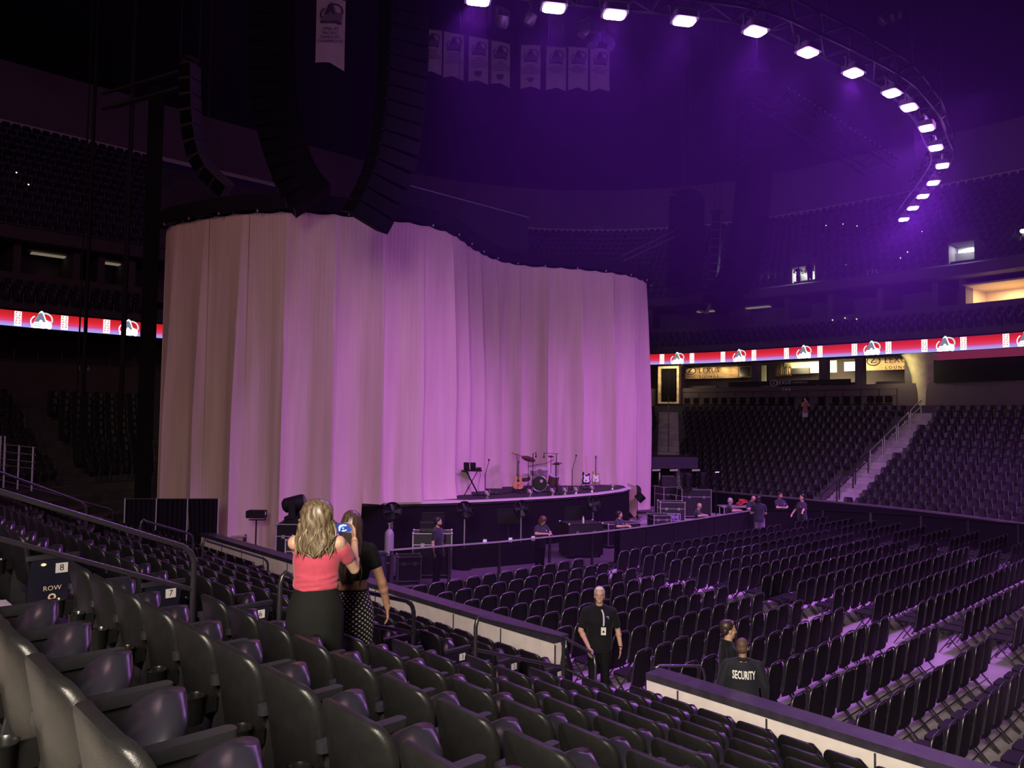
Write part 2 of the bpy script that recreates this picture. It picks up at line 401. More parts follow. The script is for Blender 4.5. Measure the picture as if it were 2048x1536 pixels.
bk.add([(x, y, 8.42) for x, y in B1]+[(x, y, 8.49) for x, y in B1]+[(x, y, 8.42) for x, y in B0], [(i, i+1, n+i+1, n+i) for i in range(n-1)]+[(i, i+1, 2*n+i+1, 2*n+i) for i in range(n-1)])
bk.add([(x, y, 9.26) for x, y in B1]+[(x, y, 9.34) for x, y in B1]+[(x, y, 9.34) for x, y in B0], [(i, i+1, n+i+1, n+i) for i in range(n-1)]+[(n+i, n+i+1, 2*n+i+1, 2*n+i) for i in range(n-1)])
bk.build('housing', black, rib_o)
ledwhite = emat('led_white', (1.0, 0.98, 0.98), 1.5); ledred = emat('led_red', (0.75, 0.02, 0.05), 0.8); ledgrey = emat('led_grey', (0.22, 0.24, 0.33), 0.9)
ledpale = emat('led_pale', (0.75, 0.72, 0.85), 1.0); leddark = emat('led_dark', (0.03, 0.03, 0.06), 0.5)
# emblem: a mountain letter A with a snow slide in front and a swoosh that closes on the right
SNOW = [(-.50,.02),(-.46,.20),(-.36,.28),(-.30,.44),(-.20,.66),(-.12,.86),(-.04,.97),(.05,1.0),(.12,.92),(.20,.68),(.27,.50),(.36,.46),(.48,.42),(.56,.30),(.57,.14),(.52,.0),(.42,-.02),(.30,.04),(.14,-.01),(-.1,.01),(-.3,-.01)]
PEAK = [(-.34,.34),(-.24,.56),(-.14,.80),(-.06,.88),(.04,.88),(.12,.72),(.20,.48),(.24,.36),(.10,.38),(.06,.46),(-.02,.50),(-.08,.44),(-.10,.36)]
def arc_band(cx, cy, rx, ry, w, a0, a1, n=14):
    o_ = [(cx+rx*math.cos(R(a0+(a1-a0)*i/n)), cy+ry*math.sin(R(a0+(a1-a0)*i/n))) for i in range(n+1)]
    i_ = [(cx+(rx-w)*math.cos(R(a1+(a0-a1)*i/n)), cy+(ry-w)*math.sin(R(a1+(a0-a1)*i/n))) for i in range(n+1)]
    return o_+i_
def flat(mb, poly, sc, mx, off): # polygon strip on a display, local X right, Y up, Z out
    n = len(poly); mb.add([(x*sc*mx, y*sc, off) for x, y in poly], [tuple(range(n))])
def band(mb, poly, sc, mx, off):
    n = len(poly)//2; mb.add([(x*sc*mx, y*sc, off) for x, y in poly], [(i, i+1, 2*n-2-i, 2*n-1-i) for i in range(n-1)])
def emblem_on(parent, origin, xd, ud, sc, mats, mx=1, name='emblem'):
    white, grey, pale, red = mats; o = None
    specs = []
    a = MB(); band(a, arc_band(.20, .52, .42, .40, .09, -25, 125), sc, mx, .010); specs.append((a, pale))
    a = MB(); flat(a, SNOW, sc, mx, .014); band(a, arc_band(-.12, .34, .42, .40, .06, 120, 215), sc, mx, .014); specs.append((a, white))
    a = MB(); flat(a, PEAK, sc, mx, .020)
    for dy in (.20, .09): a.add([(x*sc*mx, y*sc, .020) for x, y in [(-.42,dy),(-.2,dy+.07),(.05,dy),(.05,dy-.025),(-.2,dy+.04),(-.42,dy-.02)]], [(0,1,4,5),(1,2,3,4)])
    specs.append((a, grey))
    for mb, mt in specs:
        q = mb.build(name, mt); frame_obj(q, origin, xd, ud); q.parent = parent
    return o
def glyph_box(parent, origin, xd, ud, h):
    a = MB(); a.add([(-.16, 0, .01), (.16, 0, .01), (.16, h, .01), (-.16, h, .01)], [(0, 1, 2, 3)])
    q = a.build('text_tile', ledwhite); frame_obj(q, origin, xd, ud); q.parent = parent
    b = MB(); rnd = random.Random(3)
    for r_ in range(5):     # two columns of small turned red capitals
        for cx in (-.07, .07):
            y = .10+r_*.125; b.add([(cx-.045, y, .016), (cx+.045, y, .016), (cx+.045, y+.03, .016), (cx-.045, y+.03, .016)], [(0, 1, 2, 3)])
            k = (r_+(cx > 0)) % 3
            x0 = cx-.045+.03*k; b.add([(x0, y, .016), (x0+.03, y, .016), (x0+.03, y+.09, .016), (x0, y+.09, .016)], [(0, 1, 2, 3)])
    q = b.build('text_glyphs', ledred); frame_obj(q, origin, xd, ud); q.parent = parent
for u, v, kind in [(82,636,'e'),(36,630,'t'),(129,643,'t'),(213,654,'t'),(256,659,'e'),
                   (1354,720,'e'),(1324,722,'t'),(1384,718,'t'),(1446,717,'t'),(1478,715,'e'),(1508,715,'t'),(1573,711,'t'),(1607,709,'e'),
                   (1640,706,'t'),(1709,703,'t'),(1743,699,'e'),(1777,697,'t'),(1849,690,'t'),(1890,686,'e'),(1927,683,'t'),(2012,675,'t'),(2052,671,'e')]:
    p, tg, nm = hit(14.17, u, v); xd = tg*-1 if tg.dot(CR) < 0 else tg
    if kind == 'e': emblem_on(rib_o, (p.x, p.y, 8.5), xd, (0, 0, 1), 0.86, (ledwhite, ledgrey, ledpale, ledred), 1, 'emblem')
    else: glyph_box(rib_o, (p.x, p.y, 8.53), xd, (0, 0, 1), 0.70)

# ---------------------------------------------------------------- lounge, suites, doorways on the far side
def panel(name, o, u0, u1, v0, v1, mt, th=0.12, parent=None, z0=None, z1=None):
    a, t1, n1 = hit(o, u0, v1); b, t2, n2 = hit(o, u1, v1); top, _, _ = hit(o, (u0+u1)/2, v0)
    zl = (a.z+b.z)/2 if z0 is None else z0; zh = top.z if z1 is None else z1
    m_ = MB(); q = n1*th
    vs = [(a.x, a.y, zl), (b.x, b.y, zl), (b.x, b.y, zh), (a.x, a.y, zh)]
    vs2 = [(x+q.x, y+q.y, z) for x, y, z in vs]
    m_.add(vs+vs2, [(0, 1, 2, 3), (4, 5, 6, 7), (0, 1, 5, 4), (1, 2, 6, 5), (2, 3, 7, 6), (3, 0, 4, 7)])
    o_ = m_.build(name, mt, parent); return o_
stone = mat('split_stone', (0.62, 0.47, 0.30), 0.8, var=0.28, scale=3.0, bump=1.0, bscale=9, stretch=(1, 1, 5))
brightwall = mat('lounge_white', (0.85, 0.82, 0.60), 0.6)
warmlamp = emat('lounge_lamp', (1.0, 0.80, 0.42), 5.0); screenblack = mat('tv_glass', (0.01, 0.01, 0.012), 0.15)
for (u0, u1, v0, v1, ut, vt) in ((1371, 1477, 733, 757, 1418, 741), (1733, 1816, 708, 740, 1795, 720)):
    sp_, sq_ = hit(17.6, u0, v1)[0], hit(17.6, u1, v1)[0]
    t = panel('stone_sign_wall', 17.6, u0, u1, v0, v1, stone)
    tag(t, 'lit tan split-stone wall carrying dark lettering in the open lounge, '+('beside the black curtain doorway' if u0 < 1500 else 'next to the tapering concrete column'), 'sign wall')
    p, tg, nm = hit(17.25, ut, vt); xd = tg*-1 if tg.dot(CR) < 0 else tg
    txt = 'LEXUS' if u0 < 1500 else 'LEXUS'
    sign_text(txt, 0.50, black, (p.x, p.y, p.z), xd, (0, 0, 1), t, 'lettering', 0.02, 1.15)
    sign_text('LOUNGE', 0.28, black, (p.x, p.y, p.z-0.46), xd, (0, 0, 1), t, 'lettering', 0.02, 1.5)
    k = MB(); c_ = (-1.45, 0)
    k.tube([(c_[0]+.40*math.cos(a), .28*math.sin(a), 0) for a in [2*math.pi*i/20 for i in range(20)]], .035, 5, closed=True)
    k.bar((c_[0]+.12, .22, 0), (c_[0]-.16, -.10, 0), .06, .04); k.bar((c_[0]-.16, -.10, 0), (c_[0]+.22, -.10, 0), .05, .04)
    q = k.build('emblem', black); frame_obj(q, p, xd, (0, 0, 1)); q.parent = t
    for du in (0.12, 0.3, 0.5, 0.7, 0.88):   # grazing downlights over the stone
        pl, tg2, nm2 = hit(17.0, u0+(u1-u0)*du, v0)
        add_area('lounge_downlight', (pl.x, pl.y, 8.36), (pl.x-nm2.x*0.45, pl.y-nm2.y*0.45, 6.5), 0.5, 7, (1.0, 0.66, 0.30))
t = panel('bar_back_wall', 17.9, 1571, 1645, 722, 742, brightwall)
tag(t, 'bright cream back wall of the lounge bar between two dark columns', 'wall panel')
m_ = panel('menu_board', 17.7, 1620, 1643, 733, 746, brightwall, parent=t)
panel('bar_fridge', 17.5, 1584, 1620, 736, 748, darkmetal, parent=t)
sh = panel('bottle_shelf', 17.6, 1552, 1583, 733, 752, mat('bar_wood', (0.35, 0.25, 0.13), 0.6), 0.05, parent=t)
for du in range(7):
    p, tg, nm = hit(17.35, 1556+du*3.9, 749); bb = MB(); bb.lathe([(.10, 0), (.10, .42), (.04, .55), (.04, .72)], 8, (p.x, p.y, p.z))
    tag(bb.build('bottle', mat('bottle_glass%d' % (du % 3), [(0.10, 0.03, 0.015), (0.02, 0.05, 0.02), (0.14, 0.10, 0.04)][du % 3], 0.2)), 'small dark bottle standing in the row on the lounge bar shelf', 'bottle', 'bottles on the lounge bar shelf')
for (u, v) in ((1590, 720), (1630, 718), (1668, 716), (1700, 714)):
    p, tg, nm = hit(16.6, u, v)
    add_area('bar_light', (p.x, p.y, 8.3), (p.x-nm.x*1.4, p.y-nm.y*1.4, 7.0), 1.2, 80, (1.0, 0.86, 0.45))
for u0, u1, v0, v1, lab in ((1662, 1674, 719, 745, 'narrow bright cream panel beside the dark column in the lounge'), (1690, 1713, 724, 742, 'square pale cream panel hung on the dark lounge wall'), (1524, 1533, 731, 764, 'tall narrow cream door panel beside the dark lounge column')):
    tag(panel('lit_wall_panel', 17.7, u0, u1, v0, v1, brightwall), lab, 'wall panel')
tv = panel('television', 17.4, 1480, 1501, 734, 753, screenblack, 0.08); tag(tv, 'black switched-off television on the lounge wall beside the stone sign', 'television')
panel('television_frame', 17.46, 1478, 1503, 732.5, 755, mat('tv_surround', (0.45, 0.36, 0.22), 0.7), 0.05, tv)
for u0, u1 in ((1359, 1370), (1510, 1523), (1645, 1660), (1717, 1733), (1816, 1831)):
    struct(panel('column', 14.8, u0, u1, 700, 775, concrete_dark, 0.5, None, 5.4, 8.5))
# long counters behind the parapet
for i, (u0, u1) in enumerate(((1372, 1436), (1462, 1508), (1556, 1640), (1664, 1725), (1758, 1815))):
    o_ = panel('drink_counter', 15.6, u0, u1, 748, 770, mat('counter_dark', (0.06, 0.045, 0.05), 0.5), 0.5, None, 5.4, 6.95)
    tag(o_, 'dark drink counter in the lounge, '+ORD[i+1]+' along from the black curtain doorway', 'counter')
# tapering concrete column at the end of the lounge
pc, tg, nm = hit(14.6, 1851, 770)
tc_ = MB(); tc_.lathe([(0.62, 5.1), (0.64, 6.2), (0.72, 7.2), (0.95, 8.0), (1.25, 8.42)], 20, (pc.x, pc.y, 0)); struct(tc_.build('column', mat('column_concrete', (0.55, 0.48, 0.30), 0.7, var=0.15, scale=2), smooth=40))
add_area('column_light', (pc.x-1.6, pc.y+1.2, 7.9), (pc.x, pc.y, 6.0), 0.6, 34, (1.0, 0.85, 0.45))
# parapet lettering and section numbers
def wall_text(o, u, v, txt, size, mt=None, sp=1.3, name='section_number', lab=None):
    p, tg, nm = hit(o, u, v); xd = tg*-1 if tg.dot(CR) < 0 else tg
    q = sign_text(txt, size, mt or mat('number_grey', (0.55, 0.52, 0.55), 0.6), p+nm*-0.0, xd, (0, 0, 1), None, name, 0.015, sp)
    return tag(q, lab, 'sign')
def nplate(o, u0, u1, v0, v1):
    return panel('number_plate', o, u0, u1, v0, v1, black, 0.03)
LG = mat('number_grey', (0.55, 0.52, 0.55), 0.6)
bandp = panel('parapet_banner', 13.93, 1457, 1702, 761, 771, mat('banner_dark', (0.02, 0.018, 0.022), 0.7), 0.03); tag(bandp, 'long dark banner strip on the parapet below the lounge', 'banner')
p, tg, nm = hit(13.80, 1567, 765.5); xd = tg if tg.dot(CR) > 0 else tg*-1
sign_text('LEXUS', 0.32, LG, p, xd, (0, 0, 1), bandp, 'lettering', 0.01, 1.15)
p, tg, nm = hit(13.80, 1600, 764.8); sign_text('LOUNGE', 0.17, LG, p, xd, (0, 0, 1), bandp, 'lettering', 0.01, 1.6)
p, tg, nm = hit(13.80, 1548, 766.3); k = MB(); k.tube([(.26*math.cos(a), .2*math.sin(a), 0) for a in [2*math.pi*i/18 for i in range(18)]], .022, 5, closed=True)
k.bar((.06, .15, 0), (-.1, -.07, 0), .035, .02); k.bar((-.1, -.07, 0), (.15, -.07, 0), .03, .02); q = k.build('emblem', LG); frame_obj(q, p, xd, (0, 0, 1)); q.parent = bandp
for o, u, v, s, wl in ((13.93, 1572, 780, '144', 'on the parapet below the lounge banner'), (13.93, 2013, 753, '146', 'on the parapet above the side stands'), (13.93, 168, 737, '116', 'on the parapet of the end stands'), (17.5, 1452, 670, '254', 'on the club front near the drape edge'), (17.5, 1721, 651, '256', 'on the club front over the ribbon middle'),
                   (17.55, 1744, 546, '375', 'on the upper deck edge beside the lit doorway'), (28.9, 1599, 431, '374', 'high on the rear wall near the lamp ring end'), (28.9, 1197, 455, '370', 'high on the rear wall above the drapes')):
    if s: wall_text(o, u, v, s, 0.34 if o < 17 else 0.48, LG, 1.25, 'section_number', 'pale number '+s+' '+wl)
# doorway with a black curtain at the head of the corner stairs
def doorway(o, u0, u1, v0, v1, depth, frame_mat, fw, lab, power, col, inner=None):
    a, ta, na = hit(o, u0, v1); b, tb, nb = hit(o, u1, v1); top = hit(o, (u0+u1)/2, v0)[0].z; z0 = (a.z+b.z)/2
    x = (b-a); x.z = 0; W_ = x.length; x.normalize(); nrm = Vector((x.y, -x.x, 0));
    if nrm.dot(CF) > 0: nrm = -nrm
    t = thing('doorway', lab, 'doorway', (a.x, a.y, z0)); H_ = top-z0
    Mx = Matrix((x, -nrm, Vector((0, 0, 1)))).transposed()
    t.rotation_euler = Mx.to_euler()
    m_ = MB()
    m_.span((-fw, -.1, 0), (0, depth, H_+fw)); m_.span((W_, -.1, 0), (W_+fw, depth, H_+fw)); m_.span((0, -.1, H_), (W_, depth, H_+fw)); m_.span((-fw, -.1, -.12), (W_+fw, depth, 0))
    m_.build('door_frame', frame_mat, t)
    m_ = MB(); m_.span((0, depth-.05, 0), (W_, depth, H_)); m_.build('back_panel', inner or wallpaint, t)
    if power:
        l = add_area('doorway_light', (0, 0, 0), (0, 0, -1), min(W_, depth)*.7, power, col); l.parent = t; l.location = (W_/2, depth*.5, H_-.06); l.rotation_euler = (0, 0, 0)
    return t, W_, H_
dw, W_, H_ = doorway(13.6, 1321, 1354, 737, 804, 0.5, mat('door_surround', (0.72, 0.58, 0.36), 0.6, var=0.35, scale=2.5), 0.16, 'pale framed doorway hung with a black curtain at the head of the corner stairs', 0, None, black)
cu = MB(); N_ = 40
vs = []
for k in range(N_+1):
    x_ = 0.05+(W_-0.1)*k/N_; y_ = 0.08+0.06*math.sin(k*1.35)
    vs += [(x_, y_, H_-0.02), (x_, y_+0.03*math.sin(k*.7), 0.06)]
cu.add(vs, [(2*k, 2*k+1, 2*k+3, 2*k+2) for k in range(N_)]); cu.build('door_curtain', blackcloth, dw, smooth=80)
add_area('doorway_light', tuple(hit(12.4, 1336, 735)[0]), tuple(hit(13.6, 1336, 770)[0]), 0.8, 50, (1.0, 0.78, 0.42))
white_in = mat('corridor_white', (0.85, 0.87, 0.86), 0.6)
d1, _, _ = doorway(18.6, 1586, 1631, 533, 575, 1.8, wallpaint, 0.12, 'brightly lit upper doorway with two people standing in it', 260, (0.92, 1.0, 0.92), white_in)
d2, _, _ = doorway(18.6, 1899, 1950, 484, 534, 1.6, wallpaint, 0.12, 'dimly lit upper doorway with a stair rail, high above the side stands', 70, (0.85, 0.92, 1.0), white_in)
d3, _, _ = doorway(17.9, 1928, 2060, 565, 606, 3.0, mat('suite_paint', (0.62, 0.50, 0.36), 0.7), 0.1, 'warm lit open suite with wall television and chairs at the frame edge', 150, (1.0, 0.70, 0.42), mat('suite_paint', (0.62, 0.50, 0.36), 0.7))
for u0, u1, v0, v1 in ((1395, 1455, 622, 629), (1480, 1540, 617, 624), (62, 140, 513, 527), (205, 245, 538, 550)):
    p0 = hit(20.0, u0, v0)[0]; p1 = hit(20.0, u1, v0)[0]; t = MB(); t.bar((p0.x, p0.y, 13.0), (p1.x, p1.y, 13.0), 0.5, 0.06)
    o_ = t.build('ceiling_light_strip', emat('dim_strip', (0.8, 0.66, 0.48), 0.22)); tag(o_, 'dim pale ceiling strip inside a dark suite, '+('one of the far side pair' if u0 > 1000 else 'one of the end wall pair'), 'light', 'dim ceiling strips in dark suites')
# partition walls between suites
for u in (1300, 1462, 1573, 1660, 1760, 1870, 1925, 30, 150, 200, 262):
    p, tg, nm = hit(17.8, u, 610); m_ = MB(); m_.bar((p.x, p.y, 12.0), tuple(Vector((p.x, p.y, 12.0))-nm*3.4), 0.35, 2.2); struct(m_.build('wall_partition', wallpaint))
# tiny bare bulbs: stair and work lights left on in the dark stands
bulb = emat('bulb_warm', (1.0, 0.9, 0.62), 14.0); bulbdim = emat('bulb_dim', (1.0, 0.85, 0.6), 2.0)
for i, (o, u, v, r_, st) in enumerate([(22, 39, 440, .13, 1), (20, 1437, 551, .10, 1), (20, 1531, 558, .09, 1), (20, 2045, 462, .13, 1), (20, 1875, 524, .10, 1), (17.7, 1574, 655, .05, 1),
        (17.7, 1923, 616, .07, 1), (17.7, 1897, 623, .05, 1), (22, 33, 345, .04, 0), (22, 57, 369, .04, 0), (22, 82, 395, .04, 0), (22, 107, 419, .04, 0), (22, 125, 414, .035, 0), (22, 130, 436, .035, 0),
        (20, 1652, 451, .035, 0), (22, 1686, 448, .035, 0), (22, 1714, 452, .035, 0), (20, 1815, 504, .04, 0), (20, 1801, 516, .04, 0), (20, 1692, 530, .03, 0), (20, 1844, 463, .03, 0), (14.1, 1665, 640, .04, 0), (17.5, 1690, 636, .04, 0), (17.5, 1713, 638, .04, 0)]):
    p, tg, nm = hit(o, u, v); t = MB(); t.ball(p, r_, 8, 6); t.lathe([(r_*.7, 0), (r_*.7, r_*1.2)], 8, tuple(p+Vector((0, 0, r_*.6))))
    o_ = MB().ball(p, r_, 8, 6).build('bulb', bulb if st else bulbdim); h_ = MB().lathe([(r_*.8, r_*.7), (r_*.8, r_*1.5)], 8, tuple(p)).build('lamp_holder', black, o_)
    o_.name = 'work_light' if st else 'step_light'
    tag(o_, 'small glaring white work light in the dark stands' if st else 'tiny warm step light glinting in the dark stands', 'light', 'work lights in the dark stands' if st else 'step lights in the dark stands')
# glass strip under the ribbon at the side stands; reflection painted as glow
gl = panel('glass_reflection_strip', 13.7, 1874, 2060, 700, 716, emat('reflection_glow', (0.30, 0.03, 0.10), 0.55), 0.05); tag(gl, 'glass strip with painted pink reflection below the LED ribbon over the side stands', 'display')
dk = panel('opening_shade_sheet', 13.95, 1868, 2060, 716, 762, black, 0.02); struct(dk); dk.name = 'wall_opening_shade'  # black sheet stands in for the shade inside the opening
# ---------------------------------------------------------------- stadium seats (local: x forward to the floor, y along the row, z up from the tread)
def seat_back_mesh():
    m = MB(); rows = []
    W2, z0, z1 = 0.212, 0.40, 0.84
    out = []
    n = 5; r = 0.085
    out = [(-W2*.90, z0), (W2*.90, z0)]
    for i in range(n+1): a = R(90*i/n); out.append((W2-r+r*math.cos(a), z1-r+r*math.sin(a)-0.012*(1-math.sin(a))))
    for i in range(n+1): a = R(90+90*i/n); out.append((-W2+r+r*math.cos(a), z1-r+r*math.sin(a)-0.012*(1-math.sin(a))))
    def fn(y, z, t, k): # t 0 back .. 1 front, k inset
        yy, zz = y*k, z0+ (z-z0)*k + (1-k)*0.22
        crown = 0.012*(1-(yy/W2)**2)
        zz2 = zz + (crown if zz > 0.7 else 0)
        lean = -0.075*((zz2-z0)/(z1-z0))**1.3 - 0.0
        curve = 0.055*(yy/W2)**2
        return (lean+curve+t*0.040-0.02, yy, zz2)
    rings = []
    for t, k in ((0.28, 0.3), (0.12, 0.72), (0.0, 0.93), (0.10, 0.985), (0.5, 1.0), (0.9, 0.985), (1.0, 0.92), (0.8, 0.7), (0.7, 0.3)):
        # the back shell bulges rearward a little
        rings.append([fn(y, z, t-(0.55*(1-k) if t < .4 else -0.2*(1-k)), k) for y, z in out])
    N = len(out); vs = [p for rg in rings for p in rg]
    fs = [(a*N+i, a*N+(i+1) % N, (a+1)*N+(i+1) % N, (a+1)*N+i) for a in range(len(rings)-1) for i in range(N)]
    fs += [tuple(range(N)), tuple(reversed(range((len(rings)-1)*N, len(rings)*N)))]
    m.add(vs, fs); return m.mesh('seat_backrest', 50)
def seat_pan_mesh():
    # folded-up cushion: upright rounded pad, its front edge now on top as a dome
    m = MB(); N = 12
    prof = []
    vs = []
    for k in range(7):
        f = k/6; z = 0.34+0.365*f**.85
        w_ = 0.205*math.sqrt(1-.965*(max(0, f-.30)/.70)**2); th = 0.088*math.sqrt(1-.75*f**3)
        x0 = 0.10+0.17*f
        for i in range(N):
            a = 2*math.pi*i/N; vs.append((x0+th*math.cos(a)*0.9, w_*math.copysign(abs(math.sin(a))**0.7, math.sin(a)), z))
    fs = [(k*N+i, k*N+(i+1) % N, (k+1)*N+(i+1) % N, (k+1)*N+i) for k in range(6) for i in range(N)]
    fs += [tuple(reversed(range(N))), tuple(range(6*N, 7*N))]
    m.add(vs, fs); return m.mesh('seat_cushion', 60)
def arm_mesh():
    m = MB(); m.prism(rrect(0.39, 0.052, 0.018, 2), 0.615, 0.652, lambda x, y, h: (x+0.165, y, h)); return m.mesh('armrest', 40)
def stand_mesh():
    m = MB(); m.prism([(-.03, 0), (.22, 0), (.26, .02), (.30, .61), (.02, .61), (-.02, .40)], -0.016, 0.016, lambda x, y, h: (x, h, y)); return m.mesh('seat_standard', 40)
def cup_mesh():
    m = MB(); n = 14; ro, ri = 0.047, 0.040
    prof_ = [(0.030, 0.46), (0.040, 0.465), (0.044, 0.50), (ro, 0.575), (ro+.004, 0.585), (ro-.002, 0.588), (ri, 0.575), (0.034, 0.475)]
    m.lathe(prof_, n, (-0.105, 0, 0)); m.span((-0.07, -.02, .50), (-0.01, .02, .57)); return m.mesh('cup_holder', 45)
SB, SP, SA, SS, SC = seat_back_mesh(), seat_pan_mesh(), arm_mesh(), stand_mesh(), cup_mesh()
for me, mt in ((SB, seatplastic), (SP, seatpan), (SA, armplastic), (SS, darkmetal), (SC, cupplastic)): me.materials.append(mt)
def seat_proto():
    t = thing('stadium_seat', 'x', 'seat')
    link('backrest', SB, None, t); link('seat_cushion', SP, None, t)
    link('armrest', SA, None, t, (0, 0.24, 0)); link('leg', SS, None, t, (0, 0.24, 0)); link('cup_holder', SC, None, t, (0, 0.24, 0))
    return t
def one_mesh_seat(full=True):
    m = MB()
    for me, dy in ((SB, 0), (SP, 0), (SA, .24), (SS, .24)):
        m.add([(v.co.x, v.co.y+dy, v.co.z) for v in me.vertices], [tuple(p.vertices) for p in me.polygons])
    return m
SEAT_ONE = one_mesh_seat().mesh('stadium_seat', 50); SEAT_ONE.materials.append(seatplastic)
def lowseat():
    """light seat for the far stands: curved back shell and folded cushion"""
    m = MB(); pts = []
    for z, w_, x in ((.40, .19, 0), (.70, .212, -.05), (.80, .200, -.065), (.855, .14, -.075)):
        for y in (-1, -.45, .45, 1): pts.append((x+0.05*abs(y)**2, y*w_, z))
    m.add(pts, [(r*4+i, r*4+i+1, r*4+i+5, r*4+i+4) for r in (0, 1, 2) for i in range(3)])
    m.add([(.16, -.17, .30), (.16, .17, .30), (.20, .185, .46), (.20, -.185, .46), (.19, .13, .58), (.19, -.13, .58), (.12, .09, .60), (.12, -.09, .60)], [(0, 1, 2, 3), (3, 2, 4, 5), (5, 4, 6, 7)])
    m.mi = 1
    m.add([(-.02, .222, .64), (.30, .222, .64), (.30, .252, .64), (-.02, .252, .64), (.26, .222, .15), (.26, .252, .15)], [(0, 1, 2, 3), (1, 4, 5, 2)])
    m.mi = 0
    return m
LS = lowseat()
seats = []   # (dist, x, y, z, row, section, index)
for r in range(1, 10):
    for sec, y0, y1 in (('a', -1.0, 5.93), ('b', 7.36, 14.95), ('c', 16.15, 23.5)):
        n = int((y1-y0)/0.48)
        for i in range(n):
            # counted from the stairs that end beside the gap in the boards for sections a and b
            y = (y1-0.24-0.48*i) if sec == 'a' else (y0+0.24+0.48*i)
            if sec == 'a' and r == 6 and i < 1: pass
            x = ROWX[r]+0.03; z = TREAD[r]
            c_ = cam_px((x, y, z+.8))
            if not c_ or not (-60 < c_[0] < 2110 and c_[1] < 1640): continue
            seats.append((c_[2], x, y, z, r, sec, i))
seats.sort()
ROWNAME = {1: 'first', 2: 'second', 3: 'third', 4: 'fourth', 5: 'fifth', 6: 'sixth', 7: 'seventh', 8: 'eighth', 9: 'ninth'}
SECN = {'a': 'the stairs, camera side', 'b': 'the stairs, stage side', 'c': 'the second stairs'}
proto = seat_proto(); first = True; stuffm = MB(); placed = 0
for d, x, y, z, r, sec, i in seats:
    lab = 'dark grey seat in row %s from the boards, %s from %s' % (ROWNAME[r], ORD[i+1], SECN[sec])
    grp = 'dark folding stadium seats'
    if placed < 110:
        if first: o = proto; o.location = (x, y, z); o['label'] = lab; o['group'] = grp; first = False
        else: o = dup(proto, (x, y, z), None, lab, grp)
    elif placed < 300:
        o = link('stadium_seat', SEAT_ONE, None, None, (x, y, z)); tag(o, lab, 'seat', grp)
    else:
        stuffm.add([(px_+x, py_+y, pz_+z) for px_, py_, pz_ in LS.v], LS.f); stuffm.m[-len(LS.f):] = LS.m; continue
    placed += 1
# aisle end panels with row plates, facing the stairs
endp = mat('end_panel', (0.009, 0.009, 0.020), 0.35); plate = mat('seat_plate', (0.62, 0.60, 0.58), 0.5); tan = mat('row_print', (0.72, 0.60, 0.42), 0.6)
nums = ['1', '2', '3', '4', '5', '6', '7', '8', '9']
for r in range(1, 10):
    for sec, ys in (('b', 7.30), ('a', 5.97)):
        t = thing('end_panel', 'dark blue end panel of row %s facing the stairs, %s' % (ROWNAME[r], 'stage side' if sec == 'b' else 'camera side'), 'panel', (ROWX[r]+0.03, ys, TREAD[r]))
        m = MB(); m.prism([(-.02, .05), (.24, .05), (.33, .58), (.33, .64), (.02, .64), (.0, .5)], -0.018, 0.018, lambda x, y, h: (x, h, y)); m.build('board', endp, t)
        m = MB(); m.prism(rrect(0.40, 0.056, 0.018, 2), 0.64, 0.675, lambda x, y, h: (x+0.17, y, h)); m.build('armrest', armplastic, t, 40)
        if sec == 'b':
            m = MB(); m.span((.19, -.024, .52), (.28, -.018, .60)); m.build('number_plate', plate, t)
            for txt, s_, px_, pz_, mt_ in ((nums[r-1], .075, .235, .56, black), ('ROW', .055, .17, .40, tan), (nums[r-1], .15, .17, .30, tan)):
                me = text_mesh(txt, s_); me.materials.clear(); q = link('lettering', me, mt_, t); q.location = (px_, -.0255, pz_); q.rotation_euler = (R(90), 0, 0)
        m = MB(); m.ball((.10, -.03 if sec == 'b' else .03, .60), (.02, .012, .012), 8, 5); m.build('step_lamp', emat('step_lamp', (1, .75, .4), 1.2) if (sec == 'b' and r in (8, 6)) else blackgloss, t)
# far stands: every seat there is only a few pixels wide
def far_rows(pts_fn, n0, n1): pass
def add_low(mb, p, inward, z):
    a = math.atan2(inward[1], inward[0]); ca, sa = math.cos(a), math.sin(a)
    mb.add([(p[0]+x*ca-y*sa, p[1]+x*sa+y*ca, z+zz) for x, y, zz in LS.v], LS.f); mb.m[-len(LS.f):] = LS.m
def along(o, step):
    """evenly spaced points with inward normals along the bowl at offset o"""
    c = outline(o); out = []; acc = 0.0; need = 0.0
    for (x0, y0), (x1, y1) in zip(c, c[1:]):
        L_ = math.hypot(x1-x0, y1-y0)
        while need <= acc+L_:
            f = (need-acc)/L_ if L_ else 0
            out.append((x0+(x1-x0)*f, y0+(y1-y0)*f, (y1-y0)/L_, -(x1-x0)/L_)); need += step
        acc += L_
    return out
fararm = mat('far_armrest', (.16, .15, .17), .5)
farm, endm, clubm, upm = MB(), MB(), MB(), MB()
